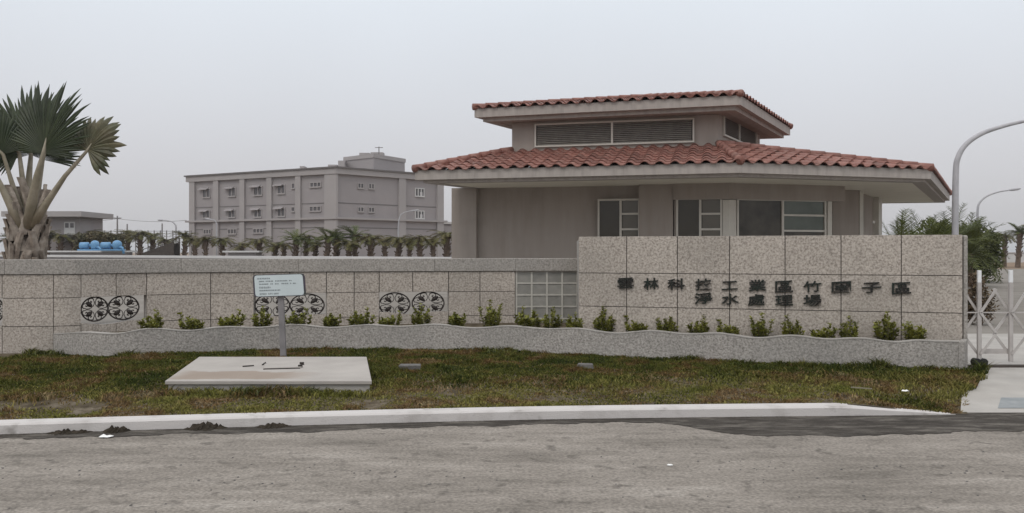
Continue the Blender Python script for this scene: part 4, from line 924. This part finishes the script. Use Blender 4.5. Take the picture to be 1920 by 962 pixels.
def pump(px, Y, s_, label):
    base = Vector((*XY(px, Y+.9), ZY(470.0, 70))); o = thing('blue_pump', base, label, 'pump', 'blue pumps on the plinth')
    q = MB(); q.box(base.x-.9*s_, base.x+.9*s_, base.y-.35, base.y+.35, base.z, base.z+.12); q.build('base_frame', M['blue'], o)
    q = MB(); q.tube([(base.x-.85*s_, base.y, base.z+.42), (base.x-.8*s_, base.y, base.z+.42), (base.x-.15*s_, base.y, base.z+.42), (base.x-.1*s_, base.y, base.z+.42)], [.18, .28, .28, .2], 14); q.build('motor', M['blue'], o, smooth=True)
    q = MB(); q.lathe((base.x+.40*s_, base.y, base.z+.1), [(.26, 0), (.34*s_, .2), (.36*s_, .42), (.30*s_, .62), (.16*s_, .72), (.05, .75)], 16); q.build('volute', M['blue'], o, smooth=True)
    q = MB(); q.tube([(base.x-.1, base.y, base.z+.42), (base.x+.3*s_, base.y, base.z+.42)], .09, 8); q.tube([(base.x+.4*s_, base.y-.1, base.z+.3), (base.x+.9*s_, base.y-.2, base.z+.25), (base.x+1.0*s_, base.y-.2, base.z-.25)], .10, 8); q.build('pipe', M['blue'], o, smooth=True)
pump(169, 70, 1.0, 'left blue pump with a round domed casing on the plinth'); pump(210, 69, 1.05, 'right blue pump with a taller domed casing on the plinth')
# dark steel stair
st = thing('steel_stair', (*XY(300, 72), 0), 'dark brown steel stair rising to the right beside the blue pumps', 'stair'); q = MB(); n_ = 9
for k in range(n_):
    px = 268+k*(56/n_); Y = 72; z1 = ZY(476-k*2.5, Y); x = XY(px, Y)[0]; q.box(x, x+.34, Y, Y+1.2, z1-.06, z1)
q.build('tread', M['rust'], st)
q = MB(); a, b = P(266, 477, 71.95), P(326, 455, 71.95)
for dy in (0, 1.3): q.hexa([a+Vector((0, dy, -.9)), b+Vector((0, dy, -1.9)), b+Vector((0, dy+.06, -1.9)), a+Vector((0, dy+.06, -.9))], [a+Vector((0, dy, .1)), b+Vector((0, dy, .1)), b+Vector((0, dy+.06, .1)), a+Vector((0, dy+.06, .1))])
q.bar(P(324, 455, 72.0), P(324, 480, 72.0)-Vector((0, 0, .8)), .12); q.bar(P(324, 455, 73.2), P(324, 480, 73.2)-Vector((0, 0, .8)), .12); q.build('stringer', M['rust'], st)
q = MB(); a, b = P(268, 468, 71.95), P(326, 446, 71.95)
for dy in (0, 1.3):
    q.bar(a+Vector((0, dy, 0)), b+Vector((0, dy, 0)), .05)
    for k in range(5): p = a.lerp(b, k/4)+Vector((0, dy, 0)); q.bar(p, p-Vector((0, 0, .55)), .04)
q.build('handrail', M['rust'], st)
# chain fence along the far left
fe = thing('site_fence', (*XY(250, 104), 0), 'thin grey post and wire fence along the far side of the yard', 'fence'); r_ = MB()
for k in range(19):
    q = MB(); x = XY(150+k*11.6, 104)[0]; q.bar((x, 104, 0), (x, 104, ZY(432, 104)), .10); q.build('fence_post', M['wood'], fe)
for z in (433.5, 438.5, 444): r_.bar((XY(150, 104)[0], 104, ZY(z, 104)), (XY(359, 104)[0], 104, ZY(z, 104)), .05)
r_.build('fence_wire', M['wood'], fe)
for px, yt, Y, lab, cross in ((220, 405, 120, 'tallest utility pole with a crossarm beyond the fence', 1), (238.5, 420, 130, 'short thin pole right of the tallest utility pole', 0), (304, 419, 130, 'thin utility pole beside the far street lamp', 0), (163, 408, 125, 'thin pole at the right edge of the pump house', 0)):
    o = thing('utility_pole', (*XY(px, Y), 0), lab, 'pole', 'utility poles beyond the fence'); q = MB(); x = XY(px, Y)[0]; q.tube([(x, Y, 0), (x, Y, ZY(yt, Y))], [.16, .10], 8); q.build('pole', M['wood'], o)
    if cross: q = MB(); q.bar((x-.55, Y, ZY(yt+4, Y)), (x+.55, Y, ZY(yt+4, Y)), .14); q.build('crossarm', M['wood'], o)
q = MB()
for (a, b, c, d) in ((120, 411, 220, 410), (220, 410, 350, 413)):
    p0, p1 = P(a, b, 120), P(c, d, 120); q.tube([p0.lerp(p1, t/8)-Vector((0, 0, .3*(1-(2*t/8-1)**2))) for t in range(9)], .035, 4)
tag(q.build('power_line', M['wood']), 'thin power line strung past the tallest utility pole', 'cable')

# ---------------------------------------------------------------- street lamps
def lamp(px, Y, pts, r0, label, head_dir=1, headpx=None):
    o = thing('street_lamp', (*XY(px, Y), 0), label, 'street lamp', 'curved arm street lamps')
    x = XY(px, Y)[0]; q = MB(); q.tube([(x, Y, 0), (x, Y, .5)], r0*1.5, 12); q.build('base', M['steel'], o, smooth=False)
    P_ = [Vector((x, Y, .3))]+[P(a, b, Y) for a, b in pts]
    # smooth the arm
    sm = [P_[0], P_[1]]
    for i in range(1, len(P_)-1):
        a, b, c = P_[i], P_[i+1], P_[min(i+2, len(P_)-1)]; z = P_[i-1]
        for t in (.25, .5, .75, 1.0): sm.append(.5*((2*a)+(b-z)*t+(2*z-5*a+4*b-c)*t*t+(3*a-z-3*b+c)*t**3))
    n_ = len(sm); q = MB(); q.tube(sm, [r0*(1-.55*i/(n_-1)) for i in range(n_)], 12); q.build('pole', M['steel'], o, smooth=True)
    e1 = sm[-1]; d = (sm[-1]-sm[-2]).normalized(); q = MB(); q.tube([e1-d*.05, e1+d*.12, e1+d*.45, e1+d*.62], [r0*.5, r0*1.0, r0*1.0, r0*.4], 10); q.build('lamp_head', M['steel'], o, smooth=True)
lamp(1791, 22, [(1791, 440), (1792, 330), (1796, 296), (1812, 270), (1842, 250), (1880, 237), (1917, 228), (1975, 216)], .085, 'tall grey street lamp behind the right end of the sign wall')
lamp(1833, 48, [(1833, 440), (1833, 395), (1837, 380), (1850, 368), (1872, 360), (1893, 356.5)], .075, 'smaller distant street lamp right of the tall one')
lamp(330, 95, [(330, 460), (330, 430), (329, 422), (323, 416), (312, 413.5), (306, 413)], .10, 'far street lamp curving left beside the end of the office block')
lamp(747, 70, [(747, 460), (747, 425), (749, 408), (754, 401), (763, 397), (772, 395.5)], .06, 'pale street lamp in front of the office corner pilaster on its right face')
lamp(406, 72, [(406, 460), (406, 425), (405, 417), (402, 413), (398, 412)], .06, 'pale street lamp before the second pilaster of the office block')

# ---------------------------------------------------------------- notice board
nb = thing('notice_board', (*XY(531, 13.0), -.01), 'white notice board on a thin grey post behind the concrete slab', 'sign')
q = MB(); q.bar(Vector((*XY(532, 13.0), -.1)), P(525, 515, 13.06), .085, .05, side=(1, 0, 0)); q.build('post', M['postgrey'], nb)
c4 = [P(476, 516.5, 12.97), P(568, 513.8, 12.97), P(571, 553.5, 12.97), P(478.5, 556.5, 12.97)]; dv = Vector((0, .03, 0))
def rounded(cs, r, y):
    res = []
    for i in range(4):
        a, b, c = cs[i-1], cs[i], cs[(i+1) % 4]; d1 = (a-b).normalized()*r; d2 = (c-b).normalized()*r
        for t in (0, .5, 1): res.append((b+d1*(1-t)**2+d2*t**2)+Vector((0, y, 0)))
    return res
grow = lambda k: [c+(c-sum(c4, Vector())/4).normalized()*k for c in c4]
q = MB(); q.hexa(rounded(grow(.022), .05, 0), rounded(grow(.022), .05, .03)); q.build('board_rim', M['boardrim'], nb)
q = MB(); q.hexa(rounded(grow(-.006), .04, -.006), rounded(grow(-.006), .04, .004)); q.build('board_face', M['board'], nb)
rg = random.Random(4)
def bp_(u, v): return (c4[0].lerp(c4[1], u)).lerp(c4[3].lerp(c4[2], u), v)+Vector((0, -.009, 0))
for v, u0, u1, h in ((.16, .07, .32, .07), (.29, .10, .80, .05), (.42, .10, .84, .05), (.58, .10, .34, .09), (.72, .10, .52, .06), (.88, .10, .48, .075)):
    u = u0; q = MB()
    while u < u1:
        w = rg.uniform(.018, .032)
        if rg.random() < .88:
            for k in range(3):
                vv = v+(k-1)*h*.33; q.quad(bp_(u, vv-.010), bp_(u+w*.8*rg.uniform(.6, 1), vv-.010), bp_(u+w*.8*rg.uniform(.6, 1), vv+.010), bp_(u, vv+.010))
        u += w*1.12
    q.build('text_line', M['boardink'], nb)

# ---------------------------------------------------------------- concrete utility slab
us = thing('utility_slab', (-3.05, 11.1, -.05), 'large pale concrete slab lying in the grass in front of the notice board', 'slab')
q = MB(); q.prism([(-4.06, 9.98), (-1.64, 9.98), (-2.09, 12.27), (-4.50, 12.27)], .045, .090); q.build('cover_slab', M['slab'], us, bevel=.008)
q = MB(); q.prism([(-4.03, 10.01), (-1.67, 10.01), (-2.11, 12.24), (-4.47, 12.24)], -.2, .046); q.build('slab_base', M['concrete'], us)
hz = .0915
def sp_(px, py): Y = (EYE-hz)*F/(py-HY); return XY(px, Y)
q = MB(); q.prism([sp_(494, 692), sp_(566, 690), sp_(562, 683), sp_(496, 684)], hz, hz+.014); q.build('hatch_lid', M['slab'], us, bevel=.003)
q = MB()
for a, b in (((455, 688), (476, 686.5)), ((492, 685), (498, 681))):
    (x0, y0), (x1, y1) = sp_(*a), sp_(*b); q.bar((x0, y0, hz+.008), (x1, y1, hz+.008), .014)
for px, py in ((563, 689), (566, 684)): x0, y0 = sp_(px, py); q.box(x0-.025, x0+.025, y0-.02, y0+.02, hz, hz+.035)
(x0, y0), (x1, y1) = sp_(494, 692.6), sp_(563, 690.8); q.bar((x0, y0-.008, hz+.004), (x1, y1-.008, hz+.004), .012); q.build('lifting_hook', M['iron'], us)

# ---------------------------------------------------------------- small things on the verge and the road
q = MB(); x, y = XY(769, 11.6)
q.hexa([(x-.14, y-.07, -.04), (x+.14, y-.07, -.04), (x+.14, y+.07, -.04), (x-.14, y+.07, -.04)], [(x-.15, y-.08, .065), (x+.15, y-.08, .065), (x+.14, y+.07, .07), (x-.14, y+.07, .07)])
tag(q.build('cable_box', M['stone'], bevel=.01), 'small dark box lid in the grass right of the concrete slab', 'box')
q = MB(); x, y = XY(1097, 11.75); q.hexa([(x-.13, y-.05, -.03), (x+.12, y-.06, -.03), (x+.13, y+.05, -.03), (x-.1, y+.06, -.03)], [(x-.11, y-.04, .06), (x+.1, y-.05, .055), (x+.11, y+.04, .06), (x-.09, y+.05, .065)])
tag(q.build('flat_stone', M['stone'], bevel=.012), 'small flat grey stone half hidden in the grass left of the sign wall', 'stone')
def crumple(name, px, py, z, s_, label, seed):
    rg = random.Random(seed); Y = (EYE-z)*F/(py-HY); x, y = XY(px, Y); mb = MB(); n_ = 5
    g_ = [[Vector((x+(i-2)*s_*rg.uniform(.8, 1.1), y+(j-2)*s_*.55, z+.004+s_*rg.uniform(0, .9)*(1 if 0 < i < 4 and 0 < j < 4 else .3))) for j in range(n_)] for i in range(n_)]
    for i in range(4):
        for j in range(4): mb.quad(g_[i][j], g_[i+1][j], g_[i+1][j+1], g_[i][j+1])
    tag(mb.build(name, M['litter']), label, 'litter')
crumple('paper_scrap', 198, 820, ROAD_Z+.004, .030, 'white crumpled paper scrap on the road by the left kerb', 1)
crumple('paper_scrap', 1256, 873, ROAD_Z, .012, 'tiny white scrap lying in the middle of the road', 2)
crumple('plastic_bag', 1697, 734, -.03, .022, 'white plastic scrap in the grass at the right end of the verge', 3)
x, y = XY(1612, 10.1); q = MB(); q.bar((x-.06, y+.10, -.02), (x+.08, y-.14, -.0), .014); tag(q.build('wooden_stick', M['palm_stalk']), 'pale stick lying in the grass near the right end', 'stick')
def weed(px, py, z, n_, h, spread, label, m_='leaf', seed=1, dy=0):
    rg = random.Random(seed); Y = (EYE-z)*F/(py-HY)+dy; x, y = XY(px, Y); o = thing('weed', (x, y, z), label, 'weed', 'weed clumps on the verge and kerb'); mb = MB()
    for k in range(n_):
        a = rg.uniform(0, 6.28); p = Vector((x+rg.gauss(0, spread*.35), y+rg.gauss(0, spread*.2), z-.01)); L_ = h*rg.uniform(.5, 1.1); d = Vector((math.cos(a)*.6, math.sin(a)*.6, 1)).normalized()
        q1 = p+d*L_*.6; q2 = q1+(d+Vector((math.cos(a)*.6, math.sin(a)*.6, -.3))).normalized()*L_*.5; w = Vector((-math.sin(a), math.cos(a), 0))*rg.uniform(.006, .012); mb.tint = rg.random()
        mb.add([p-w*.5, p+w*.5, q1+w, q1-w, q2], [(0, 1, 2, 3), (3, 2, 4)])
    mb.build('foliage', M[m_], o, fix=False)
weed(468, 740, -.05, 60, .16, .30, 'dark weed clump before the left part of the concrete slab', 'bush', 1)
weed(572, 738, -.05, 55, .13, .30, 'dark weed clump before the middle of the concrete slab', 'bush', 2)
weed(525, 790, ROAD_Z+.03, 70, .10, .08, 'dark little weed growing at the foot of the kerb', 'dry', 3)
weed(88, 665, .0, 60, .12, .35, 'weedy tuft at the left tip of the planter', 'bush', 4)
weed(940, 660, .0, 70, .09, .5, 'green weed tuft at the foot of the planter below the glass blocks', 'bush', 5)
# soil heaps washed against the kerb
def heap(px, w, h, label, seed):
    rg = random.Random(seed); x0 = (px-CX)/F*8.6
    for _ in range(4): x0 = (px-CX)/F*(kerb_y(x0)-.02)
    y0 = kerb_y(x0)-.008; mb = MB(); n_ = 24; top = []; botm = []; bk_ = []
    for i in range(n_+1):
        f = i/n_*2-1; hh = h*max(0, 1-f*f)**1.3*rg.uniform(.25, 1.25); x = x0+f*w/2; yk = kerb_y(x)-.004
        top.append((x, yk-.012, ROAD_Z+.006+hh)); botm.append((x, yk-.03-.10*(1-f*f)*rg.uniform(.7, 1.2), ROAD_Z+.0055)); bk_.append((x, yk+.004, ROAD_Z+.0055+hh*.9))
    for i in range(n_): mb.quad(botm[i], botm[i+1], top[i+1], top[i]); mb.quad(top[i], top[i+1], bk_[i+1], bk_[i])
    tag(mb.build('soil_heap', M['dirt'], fix=False), label, 'soil', 'dirt washed against the kerb')
heap(130, .42, .035, 'flat dark dirt heap at the left end of the kerb', 1); heap(218, .26, .06, 'weedy dark dirt clump above the paper scrap', 2); heap(385, .42, .065, 'largest dark dirt heap against the kerb', 3); heap(512, .36, .035, 'dark dirt heap below the little kerb weed', 4)

# pebbles and grit on the road: too many to count
mb = MB(); rg = random.Random(12)
for k in range(240):
    x, y = rg.uniform(-5.5, 6.5), 5.6+abs(rg.gauss(0, 1))*1.0
    if rg.random() < .5: y = 7.0+rg.gauss(0, .22)
    if y > 8.4: continue
    s_ = rg.uniform(.003, .010); mb.tint = rg.random()
    mb.hexa([(x-s_, y-s_, ROAD_Z), (x+s_*rg.uniform(.6, 1.2), y-s_*.8, ROAD_Z), (x+s_, y+s_, ROAD_Z), (x-s_*.7, y+s_, ROAD_Z)], [(x-s_*.6, y-s_*.5, ROAD_Z+s_*.8), (x+s_*.6, y-s_*.5, ROAD_Z+s_), (x+s_*.5, y+s_*.6, ROAD_Z+s_*.9), (x-s_*.5, y+s_*.6, ROAD_Z+s_*.8)])
tag(mb.build('road_grit', M['stone'], fix=False), 'dark grit and pebbles scattered over the dusty road', 'grit', kind='stuff')

# ---------------------------------------------------------------- folding gate
GY = 11.95
fg = thing('folding_gate', (*XY(1865, GY), 0), 'grey folding lattice gate with white capped posts right of the sign wall', 'gate')
xs_ = [XY(1836+59*k, GY)[0] for k in range(6)]; zt, zn1, zn2 = ZY(507, GY), ZY(586, GY), ZY(664, GY); zm0, zm1 = ZY(542, GY), ZY(625, GY); dx = (xs_[1]-xs_[0])/2
for k, x in enumerate(xs_):
    q = MB(); q.box(x-.027, x+.027, GY-.02, GY+.02, ZY(678, GY), ZY(530, GY)); po = q.build('post', M['gate'], fg, bevel=.004)
    q = MB(); q.box(x-.025, x+.025, GY-.018, GY+.018, ZY(530, GY)+.002, zt); q.build('post_cap', M['white'], po, bevel=.004)
    if k % 4 == 0:
        for s_ in (-.045, .045):
            q = MB(); q.tube([(x+s_, GY-.05, .055), (x+s_, GY+.05, .055)], .055, 14); q.build('wheel', M['rubber'], fg)
q, q2 = MB(), MB()
for k in range(-1, len(xs_)-1):
    xa = xs_[0]+2*dx*k; xm = xa+dx; xb = xa+2*dx
    for (x0, z0), (x1, z1) in (((xa, zn1), (xm, zm0)), ((xa, zn1), (xm, zm1)), ((xa, zn2), (xm, zm1))):
        if k >= 0: q = MB(); q.bar((x0, GY-.035, z0), (x1, GY-.035, z1), .034, .012); q.build('lattice_bar', M['gate'], fg)
    for (x0, z0), (x1, z1) in (((xm, zm0), (xb, zn1)), ((xm, zm1), (xb, zn1)), ((xm, zm1), (xb, zn2))):
        q = MB(); q.bar((x0, GY+.035, z0), (x1, GY+.035, z1), .034, .012); q.build('lattice_bar', M['gate'], fg)
q = MB(); xr = XY(1812, GY)[0]
q.bar((xr, GY, zn1), (xs_[-1], GY, zn1-.0), .016); q.build('tie_rod', M['gate'], fg); q = MB(); q.bar((xs_[0], GY+.03, ZY(659, GY)), (xs_[1], GY+.03, ZY(659, GY)), .07, .012); q.build('lower_plate', M['gate'], fg)
q = MB(); q.box(XY(1808, GY)[0], 14, GY-.07, GY-.03, -.02, .012); q.box(XY(1808, GY)[0], 14, GY+.03, GY+.07, -.02, .012); q.build('track', M['rust'], fg)
# low bushes and pale wall at the far right horizon
lwf = thing('far_boundary_wall', (*XY(1880, 130), 0), 'pale far boundary wall seen between the palm trunks over the gate', 'wall'); q = MB(); q.box(XY(1815, 130)[0], XY(2100, 130)[0], 130, 130.3, -.1, ZY(475, 130)); q.build('wall_body', M['pale'], lwf)
q = MB(); q.box(XY(1815, 130)[0], XY(2100, 130)[0], 129.9, 130.4, ZY(475, 130), ZY(473.5, 130)); q.build('coping', M['office_trim'], lwf)


# ---------------------------------------------------------------- hazy air
hz_ = MB(); hz_.box(-2600, 2600, -70, 3100, -1.3, 14.5)
hm = bpy.data.materials.new('haze_air'); hm.use_nodes = True; t = hm.node_tree; t.nodes.clear(); o_ = N(t, 'ShaderNodeOutputMaterial'); pv = N(t, 'ShaderNodeVolumePrincipled')
pv.inputs['Color'].default_value = (.92, .93, .95, 1); pv.inputs['Density'].default_value = .0004; pv.inputs['Anisotropy'].default_value = .2; t.links.new(pv.outputs[0], o_.inputs['Volume'])
tag(hz_.build('haze', hm), 'pale haze hanging in the air over the site', 'haze', kind='stuff')
